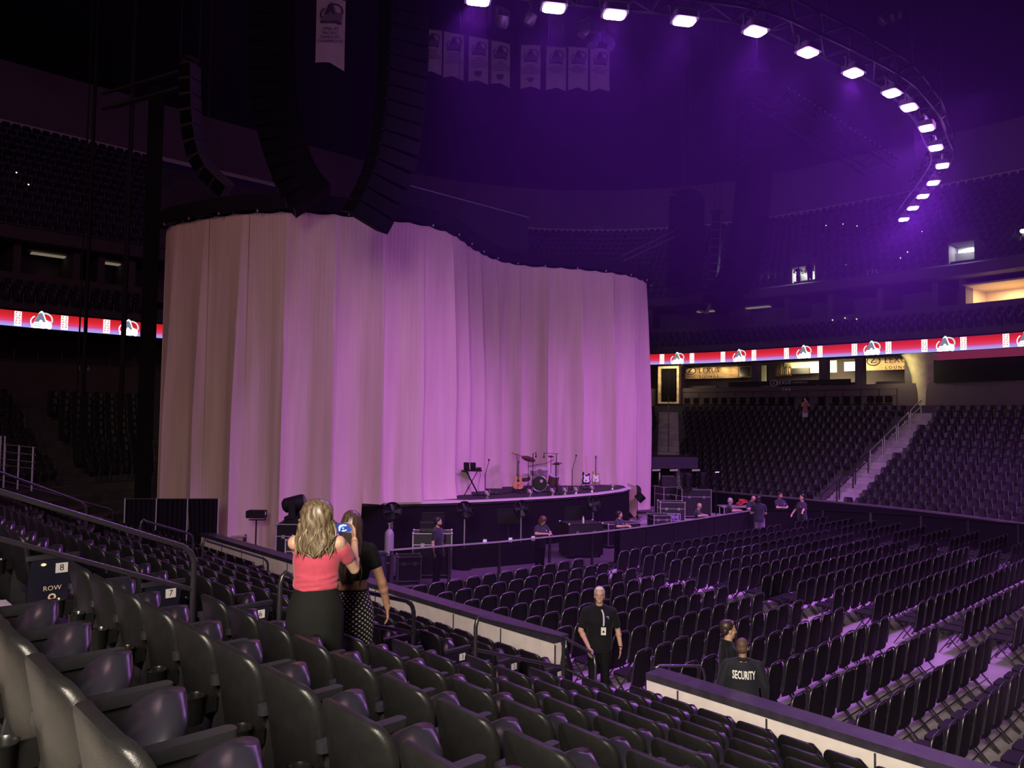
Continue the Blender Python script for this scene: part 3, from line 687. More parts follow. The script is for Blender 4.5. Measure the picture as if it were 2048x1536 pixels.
for r in range(1, NROW+1):
    o = EDGE[r]-0.14
    for x, y, nx, ny in along(o, 0.50):
        if y < 19 and x < 15: continue
        if x < 18 and y < 21: continue
        c_ = cam_px((x, y, TREAD[r]+.6))
        if not c_ or not (-40 < c_[0] < 2090): continue
        if 300 < c_[0] < 1285 and c_[1] < 1000: continue      # behind the drapes
        if x > 20:
            if y < 17 and 14.75-.3 < y < 15.95+.3: continue
            rr = 5+0.75*o; ang = math.atan2(y-(32+0.8*o-rr), x-(32.8+o-rr))
            if y > 22 and corner_dist(x, y) < 0.95: continue
            if r < 8 and y > 22 and (x-CD.x)*(-CV.y)+(y-CD.y)*CV.x > -.5: continue   # seats taken out behind the stage
            add_low(farm, (x, y), (nx, ny), TREAD[r])
        else:
            if r < 5: continue
            if abs((x*1.0-8.2)) < .6: continue
            add_low(endm, (x, y), (nx, ny), TREAD[r])
for k, (o, z) in enumerate(((15.6, 9.62), (16.5, 9.98), (17.4, 10.34))):
    for x, y, nx, ny in along(o, 0.52):
        c_ = cam_px((x, y, z))
        if not c_ or not (-40 < c_[0] < 2090) or 300 < c_[0] < 1285: continue
        add_low(clubm, (x, y), (nx, ny), z)
for k, (o, z) in enumerate(UPROWS):
    for x, y, nx, ny in along(o, 0.54):
        c_ = cam_px((x, y, z))
        if not c_ or not (-40 < c_[0] < 2090) or 300 < c_[0] < 1040: continue
        if any(a-6 < c_[0] < b+6 and t_-8 < c_[1] < u_+12 for a, b, t_, u_ in ((1586, 1631, 533, 575), (1899, 1950, 484, 534))): continue
        add_low(upm, (x, y), (nx, ny), z)
for mb, lab, nm_ in ((farm, 'rows of empty dark seats climbing the far side stands', 'far_stand_seats'), (endm, 'rows of empty dark seats in the end stands behind the drapes', 'end_stand_seats'),
                     (clubm, 'short dark rows of club seats just above the LED ribbon', 'club_seats'), (upm, 'steep dark rows of seats in the upper deck', 'upper_deck_seats'),
                     (stuffm, 'dark seats of the camera side stands tapering away towards the drape screen', 'side_stand_seats')):
    if mb.v: tag(mb.build(nm_, [farseat, fararm] if mb is not stuffm else [seatplastic, armplastic]), lab, 'seats', None, 'stuff')
# loose chairs on the walkway in front of the lounge
lc = MB(); lc.span((-.22, -.22, .42), (.22, .22, .47)); lc.prism(rrect(.42, .40, .12, 3, 0, .72), -.02, .02, lambda x, y, h: (-.22+h, x, y))
for sx_ in (-1, 1):
    for sy_ in (-1, 1): lc.bar((.18*sx_, .18*sy_, .42), (.22*sx_, .21*sy_, 0), .025)
LCM = lc.mesh('lounge_chair'); LCM.materials.append(chairblack); k = 0
for u in (1372, 1390, 1410, 1427, 1445, 1463, 1482, 1502, 1521, 1540, 1560, 1579, 1608, 1640, 1668, 1690, 1712, 1738, 1755, 1774):
    p, tg, nm = hit(13.25, u, 795-(u-1372)*.06); k += 1
    o = link('lounge_chair', LCM, None, None, (p.x, p.y, 5.1), (0, 0, math.atan2(nm.y, nm.x)))
    tag(o, 'dark chair on the lounge walkway, %s from the black curtain doorway' % ORD[k], 'chair', 'chairs on the lounge walkway')
# walkway rails: thin post and wire fence before the chairs
wr = thing('walkway_railing', 'thin grey post and rail fence along the lounge walkway', 'railing', (0, 0, 0)); wp = MB()
pts = [hit(12.86, u, 795)[0] for u in range(1362, 1800, 36)]
pts = [Vector((p.x, p.y, 5.45)) for p in pts]
for zz in (.55, .95): MB().tube([p+Vector((0, 0, zz)) for p in pts], .018, 5).build('rail', railmetal, wr)
for p in pts: MB().cyl(p, p+Vector((0, 0, .95)), .02, 6).build('post', railmetal, wr)

# ---------------------------------------------------------------- handrails (tubes along the stairs)
def rail(lab, pts, mids, posts, rad=0.024, mt=railmetal, group=None):
    t = thing('handrail', lab, 'handrail', tuple(posts[0][0]) if posts else (0, 0, 0)); b = Vector(t.location)
    MB().tube([Vector(p)-b for p in pts], rad, 10).build('top_rail', mt, t, 60)
    for m_ in mids: MB().tube([Vector(p)-b for p in m_], rad*.85, 8).build('mid_rail', mt, t, 60)
    for a, c_ in posts: MB().cyl(Vector(a)-b, Vector(c_)-b, rad, 8).build('post', mt, t, 60)
    return t
def aisle_rail(y, x0, z0, x1, z1, lab, up_in=True, down_in=True, drop=0.32, feet=0.95):
    bend = 0.10; sl = (z1-z0)/(x1-x0); pts = []
    if up_in: pts += [(x0, y, z0-feet), (x0, y, z0-bend), (x0+.02, y, z0-.035), (x0+bend*.5, y, z0+.0), (x0+bend, y, z0+sl*bend)]
    else: pts += [(x0, y, z0)]
    if down_in: pts += [(x1-bend, y, z1-sl*bend), (x1-bend*.4, y, z1-.01), (x1-.02, y, z1-.04), (x1, y, z1-bend), (x1, y, z1-feet)]
    else: pts += [(x1, y, z1)]
    mids = [[(x0, y, z0-drop), (x1, y, z1-drop)]]
    return rail(lab, pts, mids, [((x0, y, z0-feet), (x0, y, z0-.2))] if up_in else [((x1, y, z1-feet), (x1, y, z1-.2))])
aisle_rail(6.7, -0.6, 4.48, 2.60, 3.20, 'dark tubular stair handrail running in from the frame edge beside rows eight and nine', up_in=False, drop=0.34)
aisle_rail(6.7, 3.40, 2.90, 4.93, 2.40, 'dark tubular stair handrail behind the two women')
aisle_rail(6.7, 5.80, 2.10, 7.27, 1.60, 'dark tubular stair handrail ending at the gap in the white boards', drop=.36)
aisle_rail(15.55, 2.0, 3.66, 4.05, 2.72, 'thin handrail on the far stairs, upper piece near the drape screen', drop=.30)
aisle_rail(15.55, 5.0, 2.35, 6.0, 1.98, 'thin handrail on the far stairs, short middle piece', drop=.3)
aisle_rail(15.55, 6.2, 1.86, 7.6, 1.30, 'thin handrail on the far stairs, lowest piece beside the boards', drop=.3)
aisle_rail(22.8, -1.0, 4.6, 3.2, 3.0, 'faint handrail on the stairs beyond the end stands, upper piece', up_in=False, drop=.3)
aisle_rail(22.8, 3.6, 2.8, 6.6, 1.75, 'faint handrail on the stairs beyond the end stands, lower piece', drop=.3)
# far stair rails
for i, (r0, r1) in enumerate(((1, 2), (3, 4), (5, 6), (7, 8), (9, 10), (11, 12), (13, 14))):
    a, b = farx(EDGE[r0-1]+.15, 15.3), farx(EDGE[r1]-.1, 15.3)
    z0, z1 = TREAD[r0]+.9, TREAD[r1]+1.15
    rail('steel stair rail on the far side stairs, %s piece up from the floor' % ORD[i+1], [(a, 15.35, z0), (b, 15.35, z1)], [[(a, 15.35, z0-.35), (b, 15.35, z1-.35)]],
         [((a, 15.35, z0-.9), (a, 15.35, z0)), ((b, 15.35, z1-1.1), (b, 15.35, z1))], 0.03, alu if i > 2 else railmetal)
pts = [(*corner(o), z) for o, z in ((6.5, 3.3), (8.5, 4.15), (10.5, 4.95), (13.3, 6.2))]
rail('thin centre rail on the corner stairs below the black curtain doorway', pts, [], [((p[0], p[1], p[2]-.95), p) for p in pts], 0.025)
# short guard rails on the floor by the gap in the boards, one with a bag tied to it
gl_ = onz(1131, 1258, 1.05)
def floor_guard(lab, p, q, zt):
    p, q = Vector(p), Vector(q); d = (q-p)
    return rail(lab, [(p.x, p.y, 0), (p.x, p.y, zt-.12), tuple(p+d*.04+Vector((0, 0, zt-.03))), tuple(p+d*.12+Vector((0, 0, zt))), tuple(q-d*.12+Vector((0, 0, zt-.02))), tuple(q-d*.04+Vector((0, 0, zt-.06))), (q.x, q.y, zt-.18), (q.x, q.y, 0)],
                [[tuple(p+Vector((0, 0, zt-.45))), tuple(q+Vector((0, 0, zt-.45)))]], [((p.x, p.y, 0), (p.x, p.y, zt-.2))], 0.022, chairframe)
floor_guard('dark tube guard rail in front of the man with the lanyard', (8.86, 8.22, 0), (8.60, 7.30, 0), 1.02)
floor_guard('dark tube guard rail with a black plastic bag at the end of the boards', (8.95, 6.55, 0), (9.55, 6.1, 0), .95)
def bag(lab, c, rx, ry, h, seed):
    rnd = random.Random(seed); m = MB(); n = 14; vs = []
    for k in range(9):
        f = k/8; z = -h*f; w_ = (0.25+0.75*math.sin(min(1, f*1.25)*math.pi/2))*(1 if f < .85 else 1-(f-.85)*2.2)
        for i in range(n):
            a = 2*math.pi*i/n; q = w_*(1+0.16*math.sin(3*a+k)+rnd.uniform(-.08, .08)); vs.append((rx*q*math.cos(a), ry*q*math.sin(a), z))
    fs = [(k*n+i, k*n+(i+1) % n, (k+1)*n+(i+1) % n, (k+1)*n+i) for k in range(8) for i in range(n)]+[tuple(range(n)), tuple(reversed(range(8*n, 9*n)))]
    m.add(vs, fs); o = m.build('plastic_bag', mat('bag_plastic', (0.012, 0.012, 0.014), 0.18, bump=0.5, bscale=25), None, 40, c); return tag(o, lab, 'bag')
bag('black plastic bag tied to the guard rail at the end of the boards', (8.95, 6.50, .93), .13, .20, .62, 1)
bag('black plastic bag hanging on the guard rail near the man with the lanyard', (8.86, 8.16, 1.0), .10, .16, .8, 2)

# ---------------------------------------------------------------- folding chairs on the event floor (facing +y, the stage)
def chair_parts():
    fr = MB(); w_ = 0.228
    pts = [(-w_, -.20, .36), (-w_, -.245, .66), (-w_*.93, -.262, .80), (-w_*.72, -.270, .855), (-w_*.3, -.272, .872), (w_*.3, -.272, .872), (w_*.72, -.270, .855), (w_*.93, -.262, .80), (w_, -.245, .66), (w_, -.20, .36)]
    fr.tube(pts, .0125, 6); a = fr.mesh('back_frame', 60)
    bk = MB(); vs = []
    for z, y, k in ((.28, -.205, .98), (.58, -.243, .995), (.74, -.262, .97), (.81, -.268, .86), (.835, -.270, .66)):
        for x in (-1, -.5, 0, .5, 1): vs.append((x*w_*k*.93, y+.02-.025*(1-x*x), z))
    n = len(vs); vs += [(x, y+.018, z) for x, y, z in vs]
    q = [(r*5+i, r*5+i+1, r*5+i+6, r*5+i+5) for r in range(4) for i in range(4)]
    edge = [0, 1, 2, 3, 4, 9, 14, 19, 24, 23, 22, 21, 20, 15, 10, 5]
    bk.add(vs, q+[tuple(n+i for i in f) for f in q]+[(edge[i], edge[(i+1) % 16], n+edge[(i+1) % 16], n+edge[i]) for i in range(16)])
    b = bk.mesh('backrest', 60)
    st = MB(); st.prism(rrect(.42, .40, .06, 3), .425, .465, lambda x, y, h: (x, y+.0, h)); c_ = st.mesh('seat', 40)
    l1 = MB(); l1.bar((0, -.25, .66), (0, .20, 0), .026, .016); d = l1.mesh('leg')
    l2 = MB(); l2.bar((0, .16, .44), (0, -.27, 0), .026, .016); e_ = l2.mesh('leg')
    br = MB(); br.bar((-w_, .10, .145), (w_, .10, .145), .014); g = br.mesh('cross_bar')
    for me, mt in ((a, chairframe), (b, chairblack), (c_, chairblack), (d, chairframe), (e_, chairframe), (g, chairframe)): me.materials.append(mt)
    return a, b, c_, d, e_, g
CH = chair_parts()
def chair_proto():
    t = thing('folding_chair', 'x', 'chair'); a, b, c_, d, e_, g = CH; w_ = .228
    link('back_frame', a, None, t); link('backrest', b, None, t); link('seat', c_, None, t)
    for sx_ in (-1, 1): link('leg', d, None, t, (sx_*(w_+.004), 0, 0)); link('leg', e_, None, t, (sx_*(w_-.022), 0, 0))
    link('cross_bar', g, None, t); link('cross_bar', g, None, t, (0, -.28, -.025)); return t
one = MB(); 
for me, dx in ((CH[0], 0), (CH[1], 0), (CH[2], 0), (CH[3], .232), (CH[3], -.232), (CH[4], .206), (CH[4], -.206)):
    one.mi = 1 if me in (CH[0], CH[3], CH[4]) else 0
    one.add([(v.co.x+dx, v.co.y, v.co.z) for v in me.vertices], [tuple(p.vertices) for p in me.polygons])
CHONE = one.mesh('folding_chair', 60); CHONE.materials.append(chairblack); CHONE.materials.append(chairframe)
lowc = MB(); lowc.mi = 0
lowc.add([(-.225, -.205, .28), (.225, -.205, .28), (.225, -.25, .76), (-.225, -.25, .76), (.13, -.262, .85), (-.13, -.262, .85)], [(0, 1, 2, 3), (3, 2, 4, 5)])
lowc.span((-.2, -.2, .42), (.2, .2, .46)); lowc.mi = 1
lowc.tube([(-.228, -.24, .62), (-.212, -.262, .80), (-.15, -.272, .868), (.15, -.272, .868), (.212, -.262, .80), (.228, -.24, .62)], .013, 4)
for sx_ in (-.2, .2): lowc.bar((sx_, -.25, .6), (sx_, .2, 0), .024); lowc.bar((sx_, .16, .44), (sx_, -.27, 0), .024)
ROWY = [13.35-0.83*i for i in range(16)]
chairs = []
for ri, y in enumerate(ROWY):
    for b0, n, blk in ((9.72+ (0.0 if ri > 4 else 0.05), 11, 0), (16.55, 18, 1), (26.45, 6, 2)):
        for i in range(n):
            x = b0+0.495*i; c_ = cam_px((x, y, .5))
            if blk == 0 and ri < 2 and i < 0: continue
            if not c_ or c_[0] > 2090 or c_[1] > 1600: continue
            if 8.6 < x < 10.2 and y > 12.9 and i == 0 and ri == 0: pass
            chairs.append((c_[2], x, y, ri, blk, i))
chairs.sort(); cp = chair_proto(); first = True; k = 0; stuffc = MB()
BLK = ['beside the white boards', 'in the middle block', 'by the far barrier']
rnd = random.Random(5)
for d, x, y, ri, blk, i in chairs:
    lab = 'black folding chair, %s in row %s from the barricade, %s' % (ORD[i+1], ORD[ri+1], BLK[blk]); grp = 'black folding chairs on the event floor'
    rz = rnd.uniform(-.012, .012); loc = (x+rnd.uniform(-.01, .01), y+rnd.uniform(-.015, .015), 0)
    if k < 90:
        if first: cp.location = loc; cp['label'] = lab; cp['group'] = grp; first = False
        else: dup(cp, loc, rz, lab, grp)
    elif k < 300: tag(link('folding_chair', CHONE, None, None, loc, (0, 0, rz)), lab, 'chair', grp)
    else:
        for q in set(lowc.m):
            pass
        b = len(stuffc.v); stuffc.v += [(vx+x, vy+y, vz) for vx, vy, vz in lowc.v]; stuffc.f += [tuple(b+j for j in f) for f in lowc.f]; stuffc.m += lowc.m
    k += 1
tag(stuffc.build('folding_chair_rows', [chairblack, chairframe]), 'distant rows of black folding chairs filling the rest of the event floor', 'chairs', None, 'stuff')
# bare folding table lying low among the chairs
p = onz(1572, 1196, .3); t = thing('low_platform', 'low dark platform board among the floor chairs on a cross leg', 'platform', (p.x, p.y, 0)); m = MB(); m.span((-.45, -.3, .28), (.45, .3, .32)); m.build('top', chairblack, t)
m = MB(); m.bar((-.35, 0, .28), (.35, 0, 0), .03); m.bar((.35, 0, .28), (-.35, 0, 0), .03); m.build('leg', chairframe, t)
# ---------------------------------------------------------------- stage
ZS = 1.65
EDGE_F = [(13.2,21.3),(14.3,20.5),(15.7,19.85),(17.1,19.4),(18.8,19.05),(20.5,18.8),(22.3,18.8),(24.0,19.1),(25.1,19.55),(25.7,20.2),(25.9,21.2)]
st = thing('stage', 'black skirted curved concert stage with a pale front edge before the drapes', 'stage', (0, 0, 0))
back = [(25.9, 26.5), (13.2, 26.5)]; poly = EDGE_F+back
carpet = mat('stage_carpet', (0.020, 0.017, 0.024), 0.8, var=0.3, scale=3)
MB().prism(poly, ZS-.12, ZS, lambda x, y, h: (x, y, h)).build('deck', carpet, st)
ins = [(20.5+(x-20.5)*1.006, 22+(y-22)*1.012) for x, y in EDGE_F]
m = MB(); n = len(EDGE_F)
m.add([(x, y, z) for z in (ZS-.05, ZS+.012) for x, y in ins]+[(20.5+(x-20.5)*.975, 22+(y-22)*.955, ZS+.012) for x, y in EDGE_F], [(i, i+1, n+i+1, n+i) for i in range(n-1)]+[(n+i, n+i+1, 2*n+i+1, 2*n+i) for i in range(n-1)])
m.build('edge_trim', mat('stage_edge', (0.62, 0.55, 0.52), 0.55), st)
# pale bare deck corner at the left end
m = MB(); m.add([(13.25, 21.25, ZS+.006), (14.3, 20.52, ZS+.006), (15.7, 19.88, ZS+.006), (17.0, 19.45, ZS+.006), (15.6, 20.75, ZS+.006), (13.9, 22.2, ZS+.006)], [(0, 1, 2, 3, 4, 5)]); m.build('bare_deck', mat('bare_deck', (0.50, 0.44, 0.42), 0.6, var=.1, scale=2), st)
sk = MB(); vs = []; pl = []
for (x0, y0), (x1, y1) in zip(EDGE_F, EDGE_F[1:]):
    L_ = math.hypot(x1-x0, y1-y0); k_ = max(2, int(L_/.12))
    for i in range(k_): pl.append((x0+(x1-x0)*i/k_, y0+(y1-y0)*i/k_))
pl = [(13.2, 24.0), (13.2, 22.6)]+pl+[EDGE_F[-1], (25.9, 24.0)]
for i, (x, y) in enumerate(pl):
    q = 0.006*math.sin(i*1.9)+0.006*math.sin(i*.8); vs += [(x, y+.04+q, ZS-.06), (x, y+.02+q*1.8, 0.0)]
sk.add(vs, [(2*i, 2*i+1, 2*i+3, 2*i+2) for i in range(len(pl)-1)]); sk.build('skirt', blackcloth, st, 80)

# ---------------------------------------------------------------- drapes round the stage
PATH = [(9.35,27.4),(9.2,26.5),(9.55,25.0),(10.16,23.4),(11.3,21.95),(12.6,21.17),(14.2,20.5),(15.4,20.35),(16.7,20.75),(18.4,21.8),(20.4,22.65),(22.0,22.6),(23.85,21.6),(26.3,20.9),(28.3,21.3),(29.5,22.3)]
def catmull(P, per=24):
    out = []; Q = [P[0]]+P+[P[-1]]
    for i in range(1, len(Q)-2):
        a, b, c_, d = (np.array(Q[i+k], float) for k in (-1, 0, 1, 2))
        for t in np.linspace(0, 1, per, endpoint=False):
            out.append(tuple(0.5*((2*b)+(-a+c_)*t+(2*a-5*b+4*c_-d)*t*t+(-a+3*b-3*c_+d)*t**3)))
    out.append(P[-1]); return out
DP = catmull(PATH); ds = [0]
for a, b in zip(DP, DP[1:]): ds.append(ds[-1]+math.hypot(b[0]-a[0], b[1]-a[1]))
def dpos(s):
    s = min(max(s, 0), ds[-1]); i = min(int(np.searchsorted(ds, s, 'right'))-1, len(DP)-2); f = (s-ds[i])/(ds[i+1]-ds[i])
    a, b = DP[i], DP[i+1]; tx, ty = b[0]-a[0], b[1]-a[1]; l = math.hypot(tx, ty)
    return a[0]+tx*f, a[1]+ty*f, ty/l, -tx/l      # position and audience-side normal
cloth = bpy.data.materials.new('drape_cloth'); cloth.use_nodes = True; nt = cloth.node_tree; b_ = nt.nodes['Principled BSDF']
b_.inputs['Base Color'].default_value = (0.60, 0.46, 0.43, 1); b_.inputs['Roughness'].default_value = 0.9; b_.inputs['Sheen Weight'].default_value = 0.15; b_.inputs['Specular IOR Level'].default_value = 0.1
tc = nt.nodes.new('ShaderNodeTexCoord'); mp = nt.nodes.new('ShaderNodeMapping'); mp.inputs['Scale'].default_value = (1.2, 1.2, 0.12)
nz = nt.nodes.new('ShaderNodeTexNoise'); nz.inputs['Scale'].default_value = 2.5; rp = nt.nodes.new('ShaderNodeValToRGB')
rp.color_ramp.elements[0].position = .3; rp.color_ramp.elements[1].position = .7; rp.color_ramp.elements[0].color = (0.56, 0.42, 0.395, 1); rp.color_ramp.elements[1].color = (0.64, 0.49, 0.46, 1)
nt.links.new(tc.outputs['Object'], mp.inputs[0]); nt.links.new(mp.outputs[0], nz.inputs['Vector']); nt.links.new(nz.outputs[0], rp.inputs[0]); nt.links.new(rp.outputs[0], b_.inputs['Base Color'])
ZT = 10.72
dr = thing('stage_drapes', 'tall pale drape wall curving in an S round the stage under a dark truss', 'curtain', (10.0, 23.5, 0))
base = Vector(dr.location); rnd = random.Random(11)
seams = [0.0]
while seams[-1] < ds[-1]-0.9: seams.append(min(ds[-1], seams[-1]+rnd.uniform(1.25, 1.65)))
seams[-1] = ds[-1]
NC, NR = 30, 30
for k in range(len(seams)-1):
    s0, s1 = seams[k]-.02, seams[k+1]+.04; vs = []
    A1 = rnd.uniform(.22, .36); ph = [rnd.uniform(0, 6.3) for _ in range(6)]; lean = rnd.uniform(-.12, .12); A2 = rnd.uniform(.02, .05)
    for j in range(NR+1):
        g = j/NR; gz = g**0.8          # 0 top, 1 bottom
        for i in range(NC+1):
            f = i/NC; s = s0+(s1-s0)*f; x, y, nx, ny = dpos(s+lean*gz*(math.sin(math.pi*f)))
            if x < 13.25: zb = 0.03
            elif x > 26.0: zb = 0.4
            else: zb = ZS+.015
            amp = .02+A1*min(1, gz*1.5)
            rise = f/.9 if f < .9 else (1-f)/.1
            saw = amp*(1.1*rise**2.0-0.7*math.sin(math.pi*min(1, f/.95)))
            pleat = (.016*(1-gz)**2+.004)*math.sin(s*2*math.pi/.13+ph[0])
            wr = A2*gz**.6*math.sin(s*6.5+ph[1]+1.2*math.sin(g*3+ph[2]))+.014*gz*math.sin(s*15+ph[3]+2*g)
            kick = .10*max(0, (g-.9)/.1)**2 if zb > 1 else 0
            d = saw+pleat+wr+kick+.03
            sag = .05*abs(math.sin(math.pi*s/.8))*(1-g)
            z = (ZT-sag)+(zb-(ZT-sag))*g
            vs.append((x+nx*d-base.x, y+ny*d-base.y, z))
    m = MB(); w_ = NC+1
    m.add(vs, [(j*w_+i, j*w_+i+1, (j+1)*w_+i+1, (j+1)*w_+i) for j in range(NR) for i in range(NC)])
    m.build('drape_panel', cloth, dr, 85)
# curved black truss that carries the drapes
def truss_curve(pts, z, half, h, r, name, label, cat, mt, step=4):
    t = thing(name, label, cat, (*pts[0][:2], z)); b = Vector(t.location); N = len(pts)
    nrm = []
    for i in range(N):
        a, c_ = pts[max(0, i-1)], pts[min(N-1, i+1)]; d = Vector((c_[0]-a[0], c_[1]-a[1])).normalized(); nrm.append((d.y, -d.x))
    ch = [[Vector((pts[i][0]+nrm[i][0]*s*half, pts[i][1]+nrm[i][1]*s*half, z+zz))-b for i in range(N)] for s, zz in ((1, 0), (-1, 0), (1, h), (-1, h))]
    for c_ in ch: MB().tube(c_, r, 6).build('chord', mt, t, 60)
    m = MB()
    for i in range(0, N-step, step):
        j = i+step
        for a, c_ in ((0, 2), (1, 3), (0, 1), (2, 3)):
            m.tube([ch[a][i], ch[c_][j]], r*.55, 4, False); m.tube([ch[a][i], ch[c_][i]], r*.55, 4, False)
    o = m.build('lacing', mt, t); o['kind'] = 'stuff'; return t
tp = [dpos(s)[:2] for s in np.arange(0, ds[-1], .45)]
trs = truss_curve(tp, ZT+.06, .2, .42, .04, 'drape_truss', 'black curved truss running along the top of the drapes', 'truss', trussblack, 3)
tb = Vector(trs.location); m = MB(); N = len(tp); off = []
for i in range(N):
    x, y, nx, ny = dpos(i*.45); off.append((x+nx*.27-tb.x, y+ny*.27-tb.y))
m.add([(x, y, z) for z in (ZT+.02-tb.z, ZT+.5-tb.z) for x, y in off], [(i, i+1, N+i+1, N+i) for i in range(N-1)]); m.build('valance', blackcloth, trs)
for i in range(2, N, 3):   # little hooks along the drape line
    x, y = off[i]; m = MB(); m.ball((x, y, ZT-.02-tb.z), (.03, .03, .045), 6, 4); m.build('hook', alu, trs)
for i in range(6, N, 16):
    x, y = tp[i]; MB().tube([(x-tb.x, y-tb.y, .4), (x-tb.x, y-tb.y, 18)], .012, 4).build('hanging_cable', black, trs)

# ---------------------------------------------------------------- lighting truss and purple wash lamps
lp = catmull([(8.2, 12.2)]+LAMPS+[(33.4, 12.6)], 5)
lt = truss_curve(lp, LAMP_Z+.30, .3, .5, .035, 'lighting_truss', 'long curved dark truss carrying the ring of purple lamps', 'truss', trussblack, 3)
for i in range(4, len(lp), 14):
    b = Vector(lt.location); MB().tube([(lp[i][0]-b.x, lp[i][1]-b.y, .5), (lp[i][0]-b.x, lp[i][1]-b.y, 18)], .015, 4).build('hanging_cable', black, lt)
lens = emat('lamp_lens', (1.0, 0.66, 1.0), 26.0)
for i, (x, y) in enumerate(LAMPS):
    j = min(max(i, 1), len(LAMPS)-2); d = Vector((LAMPS[j+1][0]-LAMPS[j-1][0], LAMPS[j+1][1]-LAMPS[j-1][1])); rz = math.atan2(d.y, d.x)
    where = ' along the curved truss from the banner end'
    t = thing('wash_lamp', 'glowing purple white wash lamp, '+ORD[i+1]+where, 'lamp', (x, y, LAMP_Z), rz, 'purple wash lamps on the curved truss')
    m = MB(); m.prism(rrect(.52, .40, .08, 3), .02, .16, lambda a, b, h: (a, b, h)); m.build('housing', black, t, 40)
    m = MB(); m.prism(rrect(.43, .32, .09, 4), -.012, .02, lambda a, b, h: (a, b, h)); m.build('lens', lens, t)
    m = MB(); m.bar((-.28, 0, .10), (-.28, 0, .30), .03, .06); m.bar((.28, 0, .10), (.28, 0, .30), .03, .06); m.bar((-.35, 0, .30), (.35, 0, .30), .06, .03); m.build('yoke', darkmetal, t)
# dark round moving heads under the same truss
for i, (u, v) in enumerate(((1005, 42), (1060, 38), (1168, 62), (1186, 84), (1218, 88), (1765, 40), (1785, 34), (1800, 28))):
    p = ony(u, v, 13.5 if u < 1300 else 10.5); t = thing('moving_head_lamp', 'unlit dark round moving head lamp hanging '+('near the banners' if u < 1300 else 'above the lamp ring')+', '+ORD[i % 5+1]+' of its cluster', 'lamp', p, i*.8)
    m = MB(); m.lathe([(.10, -.16), (.15, -.12), (.16, .05), (.12, .16)], 14, (0, 0, 0), (.2, .5, -1)); m.build('head', darkmetal, t, 40)
    m = MB(); m.bar((-.19, 0, .0), (-.19, 0, .26), .03, .08); m.bar((.19, 0, .0), (.19, 0, .26), .03, .08); m.bar((-.2, 0, .28), (.2, 0, .28), .1, .05); m.build('yoke', black, t)

# ---------------------------------------------------------------- hanging loudspeaker arrays
def array(label, px, depth, w_, hgt, dep, mt, front=-1, fmat=None, gap=.02, ang=0.0):
    """px: pixel path of the cabinet column at a given distance; cabinets follow it as a hanging curve"""
    P = [CP+ray(u, v)*depth for u, v in px]; C_ = catmull([tuple(p) for p in P], 20); C_ = [Vector(c) for c in C_]
    cum = [0]
    for a, b in zip(C_, C_[1:]): cum.append(cum[-1]+(b-a).length)
    t = thing('line_array', label, 'loudspeaker', C_[0]); n = int(cum[-1]/hgt)
    me = MB(); hw = w_/2; me.prism([(-hw, -dep/2), (hw, -dep/2), (hw, dep/2), (-hw, dep/2)], -hgt/2+gap/2, hgt/2-gap/2, lambda x, y, h: (x*(1-.0), y, h*(1-.12*(y/dep+.5))))
    cab = me.mesh('cabinet'); cab.materials.append(mt)
    gm = MB(); gm.box((0, -dep/2-.012, 0), (w_*.94, .02, hgt*.86)); gr = gm.mesh('grille'); gr.materials.append(fmat or arrblack)
    em = MB(); em.box((-hw-.004, 0, -hgt/2+gap), (.012, dep, .012)); edge = em.mesh('rigging_plate'); edge.materials.append(darkmetal)
    for i in range(n):
        s = (i+.5)*hgt; k = min(int(np.searchsorted(cum, s)), len(C_)-2); tg = (C_[min(k+1, len(C_)-1)]-C_[k-1]).normalized()
        p = C_[k-1]+(C_[k]-C_[k-1])*((s-cum[k-1])/max(1e-6, cum[k]-cum[k-1]))
        up_ = -tg; xx = (CR*math.cos(ang)+CF*math.sin(ang)); yy = up_.cross(xx).normalized(); xx = yy.cross(up_).normalized()
        q = Matrix((xx, yy, up_)).transposed().to_4x4(); q.translation = p-Vector(t.location)
        c_ = link('cabinet', cab, None, t); c_.matrix_local = q; link('grille', gr, None, c_); link('rigging_plate', edge, None, c_)
    b = MB(); b.span((-w_*.5, -dep*.4, .1), (w_*.5, dep*.4, .22)); b.build('bumper_frame', darkmetal, t)
    for sx_ in (-.3, .3): MB().tube([(sx_, 0, .2), (sx_, 0, 14)], .02, 4).build('hanging_cable', black, t)
    return t
arrblack = mat('array_black', (0.003, 0.0025, 0.004), 0.8, spec=0.06)
arrgrey = mat('array_grey', (0.06, 0.05, 0.06), 0.5, var=.1, scale=3)
array('largest black line array, its curved tail hanging in front of the drapes', [(806,-140),(806,0),(805,120),(798,220),(785,310),(762,380),(722,458)], 18.5, .98, .36, .9, arrblack, ang=.5)
array('second black line array hanging just behind the largest one', [(545,-150),(545,0),(546,120),(556,240),(590,350),(640,420)], 21.5, 1.2, .38, .8, arrblack, ang=.2)
array('short slim curved line array with pale cabinets above the drape end', [(380,130),(381,210),(390,290),(412,340),(462,388)], 25.0, .46, .5, .5, arrgrey, ang=-.3)
array('straight black line array hanging in front of the far side stands', [(1374,392),(1373,460),(1371,520),(1366,582)], 38, 1.35, .42, 1.1, arrblack, ang=.6)
array('long curved line array beside the straight one at the far side', [(1508,150),(1508,300),(1507,370),(1500,440),(1488,510),(1462,575),(1425,612)], 39, 1.5, .42, 1.0, arrblack, ang=.3)
array('slim curved line array between the two far side arrays', [(1434,430),(1432,490),(1428,540),(1418,590),(1404,628)], 42, .45, .45, .7, arrgrey, ang=-.4)
